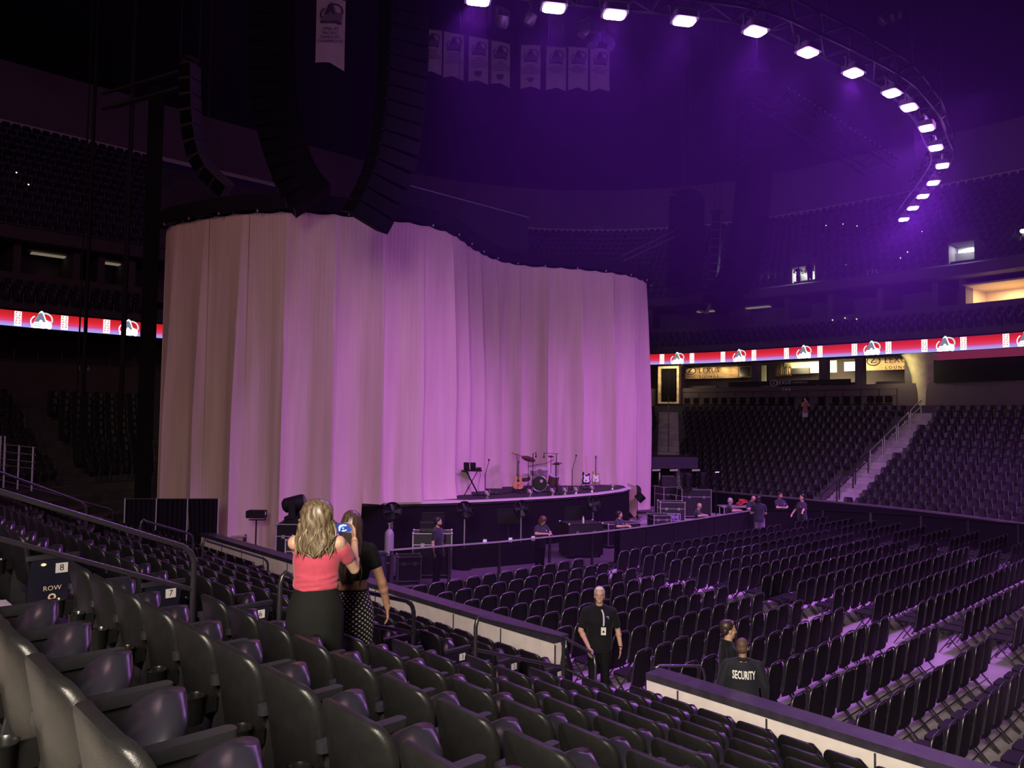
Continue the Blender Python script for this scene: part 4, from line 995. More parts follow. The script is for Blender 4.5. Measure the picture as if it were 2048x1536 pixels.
# dark video screen wall seen nearly edge-on above the drapes
a, b = CP+ray(795, 366)*27.5, CP+ray(1057, 436)*34.5; t = thing('video_wall', 'dark video wall slanting down above the drapes with a thin lit top edge', 'screen', a); d = b-a; d.z = d.z
m = MB(); dn = Vector((0, 0, -2.2)); bk_ = CF*.35
vs = [Vector((0, 0, 0)), d, d+Vector((0, 0, -2.0)), dn]; m.add([tuple(v) for v in vs]+[tuple(v+bk_) for v in vs], [(0,1,2,3),(4,5,6,7),(0,1,5,4),(1,2,6,5),(2,3,7,6),(3,0,4,7)]); m.build('screen_back', roofblack, t)
MB().tube([tuple(-CF*.03+Vector((0,0,.02))), tuple(d-CF*.03+Vector((0,0,.02)))], .022, 6).build('top_rail', alu, t)
for f in (.15, .4, .65, .9): MB().tube([tuple(d*f), tuple(d*f+Vector((0, 0, 9)))], .015, 4).build('hanging_cable', black, t)
# second truss with hanging cables at the far side, seen from below
a, b = CP+ray(1575, 178)*36, CP+ray(1795, 320)*38; t = thing('ceiling_truss', 'dark cable truss slanting below the lamp ring', 'truss', a); d = b-a
for k in (Vector((0, 0, 0)), Vector((0, 0, -.5)), CR*-1.6+Vector((0, 0, -.35)), CR*-1.6+Vector((0, 0, -.8))): MB().tube([tuple(k), tuple(k+d)], .05, 5).build('chord', black, t)
m = MB(); n = 14
for i in range(n):
    for k0, k1 in ((Vector((0, 0, 0)), Vector((0, 0, -.5))), (Vector((0, 0, -.5)), CR*-1.6+Vector((0, 0, -.8)))): m.tube([tuple(k0+d*i/n), tuple(k1+d*(i+1)/n)], .025, 4, False)
o = m.build('lacing', black, t); o['kind'] = 'stuff'
for i in range(22):
    f = i/22+.01; m = MB(); m.ball(tuple(d*f+Vector((0, 0, .04))), (.05, .05, .08), 6, 4); m.build('clamp', alu, t)
for i in range(4):
    p0 = d*(.02+.07*i); m = MB(); m.tube([tuple(p0+Vector((math.cos(a_)*.0, 0, 0))+CR*(.35*math.sin(a_))+Vector((0, 0, -.35+.35*math.cos(a_)))) for a_ in [2*math.pi*q/14 for q in range(14)]], .02, 5, closed=True); m.build('cable_loop', darkmetal, t)
a, b = CP+ray(1243, 512)*36, CP+ray(1348, 462)*37; t = thing('truss_arm', 'thin dark truss arm slanting up to the far side array', 'truss', a)
for k in (0, -.28): MB().tube([(0, 0, k), tuple((b-a)+Vector((0, 0, k)))], .04, 5).build('chord', darkmetal, t)
# tall vertical black masking and rigging cables at the end of the drapes
for i, (u, v0, v1, dep, wd, lab) in enumerate(((268, 330, 1000, 27, .75, 'tall black masking drape hanging beside the drape end'),)):
    p = CP+ray(305, 900)*dep; t = MB(); zt = (CP+ray(283, 270)*dep).z
    vs = []
    for k in range(13):
        x_ = k/12; q = p-CR*(.58*(1-x_)); vs += [(q.x+CF.x*.05*math.sin(k*2), q.y+CF.y*.05*math.sin(k*2), zt+2), (q.x, q.y, .4)]
    t.add(vs, [(2*k, 2*k+1, 2*k+3, 2*k+2) for k in range(12)]); tag(t.build('masking_drape', blackcloth, None, 80), lab, 'curtain')
for i, (u, dep) in enumerate(((162, 30), (150, 29), (240, 30), (235, 29))):
    p = CP+ray(u, 890)*dep; q = CP+ray(u+6, 190)*dep; q.x, q.y = p.x, p.y
    tag(MB().tube([tuple(p), (p.x, p.y, q.z+6)], .07 if i % 2 == 0 else .03, 6).build('rigging_cable', black), 'vertical dark rigging cable crossing the end stands, %s from the drapes' % ORD[4-i], 'cable', 'rigging cables before the end stands')
p = CP+ray(311, 272)*28; t = thing('mirror_ball', 'small pale ball hanging on a wire in the dark beside the arrays', 'ball', p); MB().ball((0, 0, 0), .11, 12, 8).build('ball', mat('ball_pale', (.6, .5, .5), .5), t, 80); MB().tube([(0, 0, .1), (0, 0, 8)], .008, 4).build('wire', black, t)
a, b = CP+ray(205, 218)*27, CP+ray(360, 175)*25; MBx = MB(); t = thing('ceiling_truss', 'dark truss crossing the roof above the drape end', 'truss', a)
for k in ((0, 0, 0), (0, 0, .55), (.4, .3, .25)): MB().tube([k, tuple((b-a)+Vector(k))], .06, 5).build('chord', roofblack, t)
# ---------------------------------------------------------------- banners in the roof
bancloth = mat('banner_cloth', (0.44, 0.37, 0.42), 0.85, var=.06, scale=1.5); banink = mat('banner_ink', (0.05, 0.03, 0.07), 0.8); banink2 = mat('banner_ink_soft', (0.15, 0.11, 0.18), 0.8); baninkr = mat('banner_ink_mid', (0.09, 0.06, 0.11), 0.8)
DIV = ['PACIFIC', 'DIVISION', 'CHAMPIONS']; WES = ['WESTERN', 'CONFERENCE', 'CHAMPIONS']; PRE = ["PRESIDENTS'", 'TROPHY']
BAN = [(845,57,884,62,148,['1995-96']+DIV,0),(888,63,928,70,157,['1996-97']+DIV,0),(938,72,977,79,165,['1996']+WES,1),(982,80,1020,88,170,['2001']+WES,1),
       (1042,90,1081,91,180,['2022']+WES,2),(1093,93,1132,95,182,['1996-97']+PRE,0),(1137,94,1176,96,182,['2000-01']+PRE,0),(1181,97,1219,97,185,['2020-21']+PRE,0),(634,-16,691,2,128,['1996-97']+DIV,0)]
for i, (u0, v0, u1, v1, vb, lines, shield) in enumerate(BAN):
    dep = 44 if i < 8 else 30; a, b = CP+ray(u0, v0)*dep, CP+ray(u1, v1)*dep; c_ = CP+ray(u0, vb)*dep
    xd = b-a; wd = xd.length; xd.normalize(); H_ = a.z-c_.z; sh = b.z-a.z
    where = ('%s in the row from the loudspeakers' % ORD[i+1]) if i < 8 else 'banner cut off by the frame top'
    det = 'with a small shield' if shield == 1 else ('with a small winged badge' if shield == 2 else 'with emblem and lettering')
    t = thing('banner', 'swallow-tailed banner '+det+', '+where, 'banner', a)
    nrm = xd.cross(Vector((0, 0, 1))).normalized()
    if nrm.dot(CF) > 0: nrm = -nrm
    def pt(x, y, off=0.0): p_ = xd*x+Vector((0, 0, -y))+nrm*off; return tuple(p_)
    m = MB(); vs = []; nx_, ny_ = 8, 8
    for j in range(ny_+1):
        for k in range(nx_+1):
            x = wd*k/nx_*(1+.02*j/ny_); yb = H_-(0.16*wd)*(1-abs(k/nx_-.5)*2); y = yb*j/ny_
            vs.append(pt(x, y, .02*math.sin(k*1.1+j*.5+i)))
    m.add(vs, [(j*9+k, j*9+k+1, (j+1)*9+k+1, (j+1)*9+k) for j in range(8) for k in range(8)]); m.build('cloth', bancloth, t, 80)
    MB().tube([pt(-.06, -.02), pt(wd+.06, -.02)], .03, 6).build('batten', darkmetal, t)
    up_ = Vector((0, 0, 1)); xx = up_.cross(nrm)
    org = Vector(pt(wd*.5, H_*.36, .05))
    sc = wd*.66
    for poly_, mt_, of, kind in ((arc_band(.20, .52, .42, .40, .08, -25, 125), banink, 0, 'b'), (arc_band(-.12, .34, .42, .40, .06, 120, 215), banink, 0, 'b'), (SNOW, banink2, -.005, 'f'), (PEAK, banink, .006, 'f'),
                                 ([(-.52,.02),(-.1,-.01),(.3,.04),(.45,-.05),(.55,-.02),(.55,-.14),(.40,-.18),(.25,-.10),(-.1,-.1),(-.52,-.10)], banink, .004, 'f')):
        m = MB(); (band if kind == 'b' else flat)(m, poly_, sc, 1, of); q = m.build('emblem', mt_, t)
        q.matrix_local = Matrix((xx, up_, nrm)).transposed().to_4x4(); q.location = org
    for k, ln in enumerate(lines):
        me = text_mesh(ln, wd*(.17 if k == 0 else .155)); me.materials.clear(); q = link('lettering', me, baninkr, t)
        q.matrix_local = Matrix((xx, up_, nrm)).transposed().to_4x4(); q.location = Vector(pt(wd*.5, H_*(.47+.058*k), .055))
    if shield:
        m = MB(); c0 = [(-.2,.0),(.2,.0),(.2,-.22),(0,-.36),(-.2,-.22)] if shield == 1 else [(-.26,-.08),(0,.04),(.26,-.08),(.16,-.16),(0,-.30),(-.16,-.16)]
        flat(m, c0, wd*.9, 1, 0); q = m.build('badge', baninkr, t); q.matrix_local = Matrix((xx, up_, nrm)).transposed().to_4x4(); q.location = Vector(pt(wd*.5, H_*.74, .05))
    for k in (.1, .9): MB().tube([pt(wd*k, 0), pt(wd*k, -4)], .012, 4).build('hanging_cable', black, t)
# ---------------------------------------------------------------- haze hanging under the roof
hz = MB(); hz.span((8.8, -2, 7.2), (50, 33, 29)); ho = hz.build('haze', None if False else black)
hm = bpy.data.materials.new('haze'); hm.use_nodes = True; nt = hm.node_tree; nt.nodes.clear(); o_ = nt.nodes.new('ShaderNodeOutputMaterial')
vsn = nt.nodes.new('ShaderNodeVolumeScatter'); vsn.inputs['Density'].default_value = 0.0045; vsn.inputs['Color'].default_value = (0.46, 0.15, 1.0, 1); vsn.inputs['Anisotropy'].default_value = 0.2
nt.links.new(vsn.outputs[0], o_.inputs['Volume']); ho.data.materials.clear(); ho.data.materials.append(hm)
tag(ho, 'thin purple haze hanging in the air below the lamps and roof', 'haze', None, 'stuff')
# ---------------------------------------------------------------- barricade between the chairs and the stage pit
BAR = [(10.85,15.78),(12.4,15.4),(13.8,15.05),(15.5,14.85),(17.0,14.6),(19.4,14.45),(22.4,14.5),(24.4,14.6),(26.75,14.7)]
smoke = mat('smoked_panel', (0.006, 0.004, 0.008), 0.6, alpha=0.55, spec=0.15); solidp = mat('barrier_panel', (0.009, 0.007, 0.011), 0.7, spec=0.2)
def poly_div(P, step):
    out = [Vector((*P[0], 0))]; 
    for a, b in zip(P, P[1:]):
        a, b = Vector((*a, 0)), Vector((*b, 0)); n = max(1, round((b-a).length/step))
        out += [a+(b-a)*(i+1)/n for i in range(n)]
    return out
def barrier(name, a, b, h, lab, pm, grp, foot=True, top=alu):
    d = b-a; L_ = d.length; t = thing(name, lab, 'barrier', a, math.atan2(d.y, d.x), grp)
    m = MB(); m.span((.0, -.02, h-.035), (L_, .03, h)); m.build('top_rail', top, t)
    m = MB(); m.span((.03, 0, .06), (L_-.03, .012, h-.04)); m.build('panel', pm, t)
    for x in (.015, L_-.03): m = MB(); m.span((x, -.02, 0), (x+.03, .02, h-.03)); m.build('post', darkmetal, t)
    m = MB(); m.span((.0, -.02, .0), (L_, .03, .05)); m.build('bottom_rail', darkmetal, t)
    if foot: m = MB(); m.span((.02, -.02, 0), (L_-.02, .75, .02)); m.build('foot_plate', darkmetal, t)
    return t
bp = poly_div(BAR, 1.25)
for i, (a, b) in enumerate(zip(bp, bp[1:])):
    barrier('barricade', a, b, 1.15, ('see-through' if i < 5 else 'solid')+' black barricade section, %s from the cloth covered barrier' % ORD[i+1], smoke if i < 5 else solidp, 'stage barricade sections')
barrier('barricade', Vector((8.98, 16.35, 0)), Vector((10.8, 15.82, 0)), 1.08, 'dark blue cloth covered barrier between the boards and the barricade', mat('navy_cloth', (0.022, 0.014, 0.045), .95), None, False, mat('navy_cloth', (0.022, 0.014, 0.045), .95))
FB = [(26.85,14.6),(28.7,13.25),(30.0,10.2),(30.1,7.2),(29.4,4.0),(27.6,0.5)]
bp = poly_div(FB, 1.9)
for i, (a, b) in enumerate(zip(bp, bp[1:])): barrier('side_barrier', a, b, 1.12, 'black cloth barrier along the far side of the floor, %s from the corner' % ORD[i+1], blackcloth, 'black barriers along the far side of the floor', False, blackcloth)
# black masking cloth in front of the far boards
m = MB(); pts = [p for p in outline(-.12) if p[0] > 26 and p[1] > -9]; n = len(pts)
m.add([(x, y, z) for z in (0, 1.0) for x, y in pts], [(i, i+1, n+i+1, n+i) for i in range(n-1)]); tag(m.build('masking_cloth', blackcloth), 'black cloth masking the boards along the far side stands', 'cloth')
# ---------------------------------------------------------------- drape screen by the near corner
a, b = Vector((6.97+1.75, 23.9, 0)), Vector((9.3, 21.75, 0)); d = b-a
def screen(name, a, b, h, lab, panels, zb=0.03):
    d = b-a; L_ = d.length; t = thing(name, lab, 'screen', a, math.atan2(d.y, d.x))
    for x in [L_*i/panels for i in range(panels+1)]: MB().cyl((x, 0, 0), (x, 0, h+.02), .022, 8).build('pole', alu, t); 
    MB().cyl((0, 0, h), (L_, 0, h), .018, 8).build('cross_bar', darkmetal, t)
    for k in range(panels):
        vs = []; n = 24
        for i in range(n+1):
            x = L_*(k+i/n)/panels; q = .03*math.sin(i*1.7); cut = (.10 if (k == panels-1) else 0)
            vs += [(x, q, h-.01), (min(L_, x+(cut*(1-i/n)*1.6)), q*1.6, zb)]
        m = MB(); m.add(vs, [(2*i, 2*i+1, 2*i+3, 2*i+2) for i in range(n)]); m.build('curtain', blackcloth, t, 80)
    return t
sa, sb = onz(250, 998, 2.0), onz(437, 998, 2.0)
screen('drape_screen', Vector((sa.x, sa.y, 0)), Vector((sb.x, sb.y, 0)), 2.0, 'low black pipe and drape screen below the end of the drapes', 3)
# ---------------------------------------------------------------- road cases, lamps, fans in the pit
caseblack = mat('case_black', (0.016, 0.014, 0.017), 0.5, var=.2, scale=6); casepurple = mat('case_blue', (0.045, 0.035, 0.075), 0.5)
def road_case(lab, x, y, z, w_, d_, h, rz=0.0, mt=None, stencil=None, trim=alu):
    t = thing('road_case', lab, 'case', (x, y, z), rz)
    wh = .10 if z < .05 else 0
    m = MB(); m.span((-w_/2, -d_/2, wh), (w_/2, d_/2, wh+(h-wh)*.72)); m.build('body', mt or caseblack, t)
    m = MB(); m.span((-w_/2, -d_/2, wh+(h-wh)*.735), (w_/2, d_/2, h)); m.build('lid', mt or caseblack, t)
    e = MB(); q = .012
    for sx_ in (-1, 1):
        for sy_ in (-1, 1): e.box((sx_*w_/2, sy_*d_/2, (h+wh)/2), (.03, .03, h-wh))
    for zz in (wh, wh+(h-wh)*.73, h):
        for sy_ in (-1, 1): e.box((0, sy_*d_/2, zz), (w_, .022, .022))
        for sx_ in (-1, 1): e.box((sx_*w_/2, 0, zz), (.022, d_, .022))
    e.build('edge_trim', trim, t)
    for sx_ in (-1, 1):
        for sy_ in (-1, 1):
            m = MB(); m.ball((sx_*w_/2, sy_*d_/2, h), .035, 8, 5); m.build('corner', steel, t)
            if wh: m = MB(); m.cyl((sx_*(w_/2-.08), sy_*(d_/2-.08)-.02, .05), (sx_*(w_/2-.08), sy_*(d_/2-.08)+.02, .05), .05, 10); m.build('wheel', black, t)
    for sx_ in (-.25, .25): m = MB(); m.box((sx_*w_, -d_/2-.006, wh+(h-wh)*.72), (.10, .012, .10)); m.build('latch', steel, t)
    if stencil:
        m = MB(); m.add([(-w_*.32, -d_/2-.012, h*.30), (w_*.32, -d_/2-.012, h*.30), (w_*.32, -d_/2-.012, h*.58), (-w_*.32, -d_/2-.012, h*.58)], [(0,1,2,3)]); m.build('label_frame', stencil, t)
        m = MB(); m.add([(-w_*.29, -d_/2-.014, h*.33), (w_*.29, -d_/2-.014, h*.33), (w_*.29, -d_/2-.014, h*.55), (-w_*.29, -d_/2-.014, h*.55)], [(0,1,2,3)]); m.build('label', black, t)
        m = MB()
        for k in range(9):
            xx = -w_*.26+w_*.52*k/9; m.box((xx+.02, -d_/2-.016, h*.44), (w_*.035, .004, h*(.10+.05*(k % 3))))
        m.build('label_print', stencil, t)
    return t
def moving_head(lab, x, y, z, s=1.0, tilt=.3, rz=0.0, lit=None):
    t = thing('moving_head_lamp', lab, 'lamp', (x, y, z), rz); t.scale = (s, s, s)
    m = MB(); m.prism(rrect(.40, .34, .05, 3), 0, .14, lambda a, b, h: (a, b, h)); m.build('base', black, t, 40)
    for sx_ in (-1, 1): m = MB(); m.prism([(-.07, .12), (.07, .12), (.06, .44), (-.06, .44)], -.03, .03, lambda a, b, h: (sx_*.21+h, a, b)); m.build('yoke_arm', black, t)
    ax = Vector((0, -math.sin(tilt), math.cos(tilt)))
    m = MB(); m.lathe([(.10, -.24), (.155, -.19), (.165, 0), (.17, .16), (.15, .22)], 14, (0, 0, .40), ax); m.build('head', black, t, 40)
    m = MB(); m.lathe([(.135, 0), (.13, .02)], 14, tuple(Vector((0, 0, .40))+ax*.215), ax); m.build('lens', lit or mat('lens_glass', (.05, .05, .07), .1), t); return t
def fan(lab, x, y, zt, rz, tilt, r=.20):
    t = thing('stage_fan', lab, 'fan', (x, y, 0), rz); zc = zt
    ax = Vector((0, -math.cos(tilt), math.sin(tilt)))
    m = MB(); q = ax.to_track_quat('Z', 'Y').to_matrix(); c_ = Vector((0, 0, zc))
    for rr in (1, .8, .6, .4, .2):
        m.tube([tuple(c_+ax*(.09*(1-rr*.35))+q @ Vector((r*rr*math.cos(a), r*rr*math.sin(a), 0))) for a in [2*math.pi*k/18 for k in range(18)]], .006, 4, closed=True)
    for k in range(12): a = 2*math.pi*k/12; m.tube([tuple(c_+ax*.09), tuple(c_+ax*.058+q @ Vector((r*math.cos(a), r*math.sin(a), 0)))], .004, 4, False)
    m.build('guard', darkmetal, t)
    m = MB(); m.lathe([(r*1.02, -.07), (r*1.04, .05), (r*1.0, .06), (r*.98, -.07)], 20, c_, ax); m.build('shroud', black, t, 40)
    m = MB(); m.lathe([(.05, -.16), (.06, -.02), (.03, .02)], 12, c_, ax); m.build('motor', black, t, 40)
    for k in range(4):
        a = math.pi/2*k; m = MB(); v = [c_+q @ (Vector((math.cos(a)*e, math.sin(a)*e, 0))+Vector((-math.sin(a)*w_, math.cos(a)*w_, w_*.5))) for e, w_ in ((.04, -.03), (.04, .03), (r*.9, .07), (r*.9, -.05))]
        m.add([tuple(p) for p in v], [(0, 1, 2, 3)]); m.build('blade', mat('fan_blade', (.03, .025, .035), .4), t)
    MB().tube([(0, .02, .03), (0, .02, zc-.12), (0, 0, zc)], .022, 8).build('stand_pole', steel, t)
    m = MB(); m.lathe([(.22, 0), (.22, .03), (.05, .06)], 16); m.build('base', black, t, 40); return t
for i, (u, v, y) in enumerate(((785, 1023, 17.6), (930, 1020, 17.3), (1043, 1017, 17.0), (1187, 1008, 16.9))):
    p = ony(u, v, y); fan('black caged stage fan tilted upward before the stage skirt, %s from the gas cylinder' % ORD[i+1], p.x, p.y, p.z, R(-35+10*i), .5-.2*(i > 1), .25)
# gas cylinder
p = ony(779, 1060, 16.9); t = thing('gas_cylinder', 'tall grey gas cylinder standing behind the barricade near the cloth covered barrier', 'cylinder', (p.x, p.y, 0)); h = p.z
m = MB(); m.lathe([(.115, .0), (.12, .03), (.12, h-.14), (.11, h-.06), (.07, h), (.035, h+.03)], 18); m.build('bottle', mat('cylinder_paint', (.28, .22, .30), .4), t, 40)
m = MB(); m.lathe([(.03, h+.03), (.03, h+.14), (.05, h+.15), (.05, h+.18)], 10); m.box((.05, 0, h+.1), (.1, .03, .03)); m.build('valve', steel, t, 40)
# cases
p = ony(865, 1078, 17.1); road_case('wide black road case with gear on top behind the bearded guard', p.x, p.y, 0, 1.05, .7, 1.22, R(-38))
q = ony(858, 1050, 17.3); t = thing('amplifier', 'black amplifier head with handle on the wide road case', 'amplifier', (p.x-.05, p.y+.05, 1.22), R(-38)); m = MB(); m.span((-.28, -.2, 0), (.28, .2, .26)); m.build('cabinet', black, t); m = MB(); m.span((-.26, -.212, .03), (.26, -.2, .12)); m.build('control_panel', darkmetal, t)
p = ony(1162, 1055, 16.6); road_case('large plain black case with a bottle on top in the pit, before the stage centre', p.x, p.y, 0, 1.15, .8, 1.08, R(-25), None, None, caseblack)
t = thing('bottle', 'small clear bottle standing on the large plain black case', 'bottle', (p.x-.12, p.y-.2, 1.08)); MB().lathe([(.033, 0), (.035, .15), (.014, .20), (.014, .23)], 10).build('bottle_body', mat('bottle_clear', (.6, .55, .65), .15), t, 40)
p = ony(740, 1092, 17.0); road_case('low road case with a white label frame on the pit floor near the cylinder', p.x, p.y, 0, .95, .6, .85, R(-20), None, alu)
p = ony(640, 1080, 18.6); road_case('black road case with bright edges half hidden behind the blonde woman', p.x-.4, p.y, 0, .9, .8, 1.15, R(-40))
pc = ony(587, 1068, 20.3); road_case('tall black case carrying a moving lamp beside the pale drapes', pc.x, pc.y, 0, .78, .7, 1.33, R(-42), black)
moving_head('big black moving lamp lying on the tall case beside the drapes', pc.x, pc.y, 1.33, 1.35, 1.35, R(50))
p = ony(818, 1080, 16.8); road_case('low black case under coiled cable behind the see-through barricade', p.x, p.y, 0, .6, .5, .72, R(-30))
p = ony(1240, 1078, 17.0); road_case('long dark case on the pit floor behind the guard with folded hands', p.x, p.y, 0, 1.3, .6, .82, R(-20))
for k, (u, v, y, w_, h, lab, stn) in enumerate(((1342, 1040, 18.8, 1.0, 1.05, 'purple labelled black road case at the far end of the pit', mat('label_violet', (.45, .32, .62), .6)), (1388, 1012, 20.0, 1.35, 1.30, 'tall double road case with aluminium edges carrying two moving lamps', None),
        (1318, 1060, 18.2, .7, .70, 'low case with bare metal handle near the purple labelled case', None), (1360, 1015, 20.6, .8, 1.0, 'case with an orange sticker beside the tall double case', mat('label_orange', (.7, .22, .05), .6)), (1335, 1005, 21.2, .9, 1.35, 'plain case stack under a stage monitor at the far end of the pit', None))):
    p = ony(u, v, y); road_case(lab, p.x, p.y, 0, w_, .75, h, R(-45+6*k), None, stn)
for u, lab in ((1375, 'first'), (1404, 'second')):
    p = ony(u, 975, 20.0); moving_head('black moving lamp standing on the tall double road case, %s from the drapes' % lab, p.x, p.y, 1.30, 1.15, .2, R(40))
p = ony(1336, 985, 21.2); t = thing('stage_monitor', 'dark wedge monitor resting on the plain case stack', 'loudspeaker', (p.x, p.y, 1.35), R(-40)); m = MB(); m.prism([(-.3, 0), (.3, 0), (.3, .2), (.05, .42), (-.3, .42)], -.35, .35, lambda a, b, h: (h, a, b)); m.build('cabinet', caseblack, t); m = MB(); m.bar((-.3, .0, .47), (.3, .0, .47), .03); m.build('handle', steel, t)
# dark frames (folded truss feet) leaning before the skirt
for i, (u0, u1, v, y) in enumerate(((848, 884, 1027, 18.2), (1000, 1035, 1020, 17.6), (1135, 1165, 1015, 17.4))):
    a, b = ony(u0, v, y), ony(u1, v, y); t = thing('monitor_stand', 'thin dark flat panel on a stand before the stage skirt, %s from the cylinder' % ORD[i+1], 'stand', ((a.x+b.x)/2, (a.y+b.y)/2, 0), R(-30)); W_ = (b-a).length
    m = MB(); m.span((-W_/2, -.03, a.z-.45), (W_/2, .03, a.z)); m.build('screen', black, t); m = MB(); m.bar((-W_/2, -.035, a.z), (W_/2, -.035, a.z), .018); m.build('top_edge', darkmetal, t)
    MB().cyl((0, .04, 0), (0, .04, a.z-.2), .02, 8).build('pole', darkmetal, t); m = MB(); m.span((-.25, -.2, 0), (.25, .25, .02)); m.build('base', darkmetal, t)
# small lit flood lamps on a low step
sp = MB(); a, b = ony(905, 1075, 17.6), ony(1080, 1068, 16.8); t = thing('low_step', 'long low black step along the foot of the stage', 'step', (a.x, a.y, 0)); d = b-a; d.z = 0
m = MB(); m.bar((0, 0, .30), tuple(d+Vector((0, 0, .30))), .5, .60); m.build('tread', black, t)
for i, (u, v) in enumerate(((968, 1064), (1019, 1061), (1066, 1057))):
    f = (u-905)/175; q = a+d*f; t = thing('flood_lamp', 'flood lamp with a pale lit face on the low step, %s from the bearded guard' % ORD[i+1], 'lamp', (q.x, q.y, .60), R(-48)); m = MB(); m.prism(rrect(.17, .19, .03, 2), -.05, .05, lambda x, y, h: (x, h, y+.12)); m.build('body', black, t, 40)
    m = MB(); m.prism(rrect(.11, .14, .02, 2), -.062, -.05, lambda x, y, h: (x, h, y+.12)); m.build('lens', emat('flood_lens', (.62, .42, .95), .9), t); m = MB(); m.span((-.1, -.03, 0), (.1, .05, .02)); m.build('bracket', darkmetal, t)
# battery speaker on a tripod by the drapes
p = ony(513, 1028, 21.6); t = thing('tripod_lamp', 'long black box light on a thin tripod stand in front of the pale drapes', 'lamp', (p.x, p.y, 0), R(-42)); z = p.z
m = MB(); m.prism(rrect(.54, .22, .03, 2), -.14, .14, lambda a, b, h: (a, h, b+z)); m.build('box', black, t, 40); m = MB(); m.bar((-.22, 0, z-.17), (.26, 0, z-.17), .03); m.bar((.26, 0, z-.17), (.26, 0, z), .03); m.build('yoke', black, t)
MB().cyl((0, 0, .30), (0, 0, z-.17), .022, 8).build('pole', black, t)
for k in range(3): a_ = 2*math.pi*k/3+.4; MB().tube([(0, 0, .62), (.45*math.cos(a_), .45*math.sin(a_), 0)], .016, 6).build('leg', black, t)
m = MB(); m.box((.275, -.05, z+.03), (.01, .03, .09)); m.build('sticker', whitetext, t)
# stretched stair unit with shiny treads below the drape screen
p = onz(437, 1103, .3); t = thing('folding_steps', 'shiny metal folding steps lying below the drape screen', 'steps', (p.x, p.y, 0), R(-45))
for k in range(3): m = MB(); m.span((-.6, -.12+.3*k, .26+.2*k), (.6, .08+.3*k, .30+.2*k)); m.build('tread', alu, t)
for x in (-.58, .58): m = MB(); m.bar((x, -.2, 0), (x, .6, .72), .04); m.bar((x, .6, 0), (x, .6, .72), .04); m.build('side_rail', darkmetal, t)
bag('black canvas bag slumped on the pit floor beside the tall case', tuple(Vector((pc.x-.75, pc.y-.1, .55))), .25, .2, .55, 5)
# ---------------------------------------------------------------- far end of the pit: tunnel, deck, table, drum parts
t = thing('tunnel_canopy', 'dark tunnel mouth under a plain fascia at the far end of the pit', 'structure canopy', (0, 0, 0)); t['category'] = 'canopy'
a, b = ony(1300, 925, 24.0), ony(1394, 925, 22.6); zt, zb_ = ony(1345, 914, 23.3).z, ony(1345, 937, 23.3).z
m = MB(); m.bar((a.x, a.y, (zt+zb_)/2), (b.x, b.y, (zt+zb_)/2), .2, zt-zb_); m.build('fascia', mat('fascia_violet', (.05, .036, .06), .7), t)
m = MB(); m.bar((a.x+.4, a.y+1.6, .95), (b.x+.4, b.y+1.6, .95), .2, 1.9); m.build('dark_back', roofblack, t)
m = MB(); m.bar((a.x+.2, a.y+.9, zt-.02), (b.x+.2, b.y+.9, zt-.02), 1.8, .08); m.build('roof_deck', black, t)
for f in (.08, .45, .92):
    q = a+(b-a)*f; m = MB(); m.bar((q.x-.25, q.y-.12, zb_-.08), (q.x+.25, q.y-.2, zb_-.08), .08, .09); m.build('strip_lamp', emat('strip_dim', (.62, .34, .55), .35), t)
q = ony(1319, 970, 23.0); zt2 = ony(1319, 945, 23.0).z; tag(MB().cyl((q.x, q.y, 0), (q.x, q.y, zt2), .035, 8).build('white_pole', mat('pole_white', (.7, .6, .7), .5)), 'thin pale upright pole at the tunnel mouth', 'pole')
p = ony(1480, 1008, 17.6); t = thing('folding_table', 'metal table with bins of orange cable behind the man in glasses', 'table', (p.x, p.y, 0), R(-40))
m = MB(); m.span((-.9, -.35, .72), (.9, .35, .76)); m.build('table_top', alu, t)
for sx_ in (-.8, .8):
    for sy_ in (-.3, .3): MB().cyl((sx_, sy_, 0), (sx_, sy_, .72), .02, 6).build('leg', alu, t)
rnd = random.Random(4); pts = [(rnd.uniform(-.3, .3), rnd.uniform(-.2, .2), .05+rnd.random()*.25) for k in range(26)]
tag(MB().tube(catmull(pts, 5), .014, 5).build('orange_cable', mat('cable_orange', (.75, .10, .05), .5), None, 80, tuple(Vector((p.x+.1, p.y, .76)))), 'tangled heap of orange cable on the metal table', 'cable')
p = ony(1432, 990, 19.0); zt = ony(1432, 945, 19.0).z; t = thing('lamp_stand', 'tall thin stand with small lamps before the empty far side seats', 'stand', (p.x, p.y, 0)); MB().cyl((0, 0, 0), (0, 0, zt), .025, 6).build('pole', black, t)
for k in range(4): m = MB(); m.box((-.18+.12*k, 0, zt-.1-.15*(k % 2)), (.1, .12, .12)); m.build('lamp_box', black, t)
m = MB(); m.box((0, -.06, zt+.02), (.3, .02, .03)); m.build('lamp_face', emat('stand_lamp', (.9, .7, 1), 1.5), t)
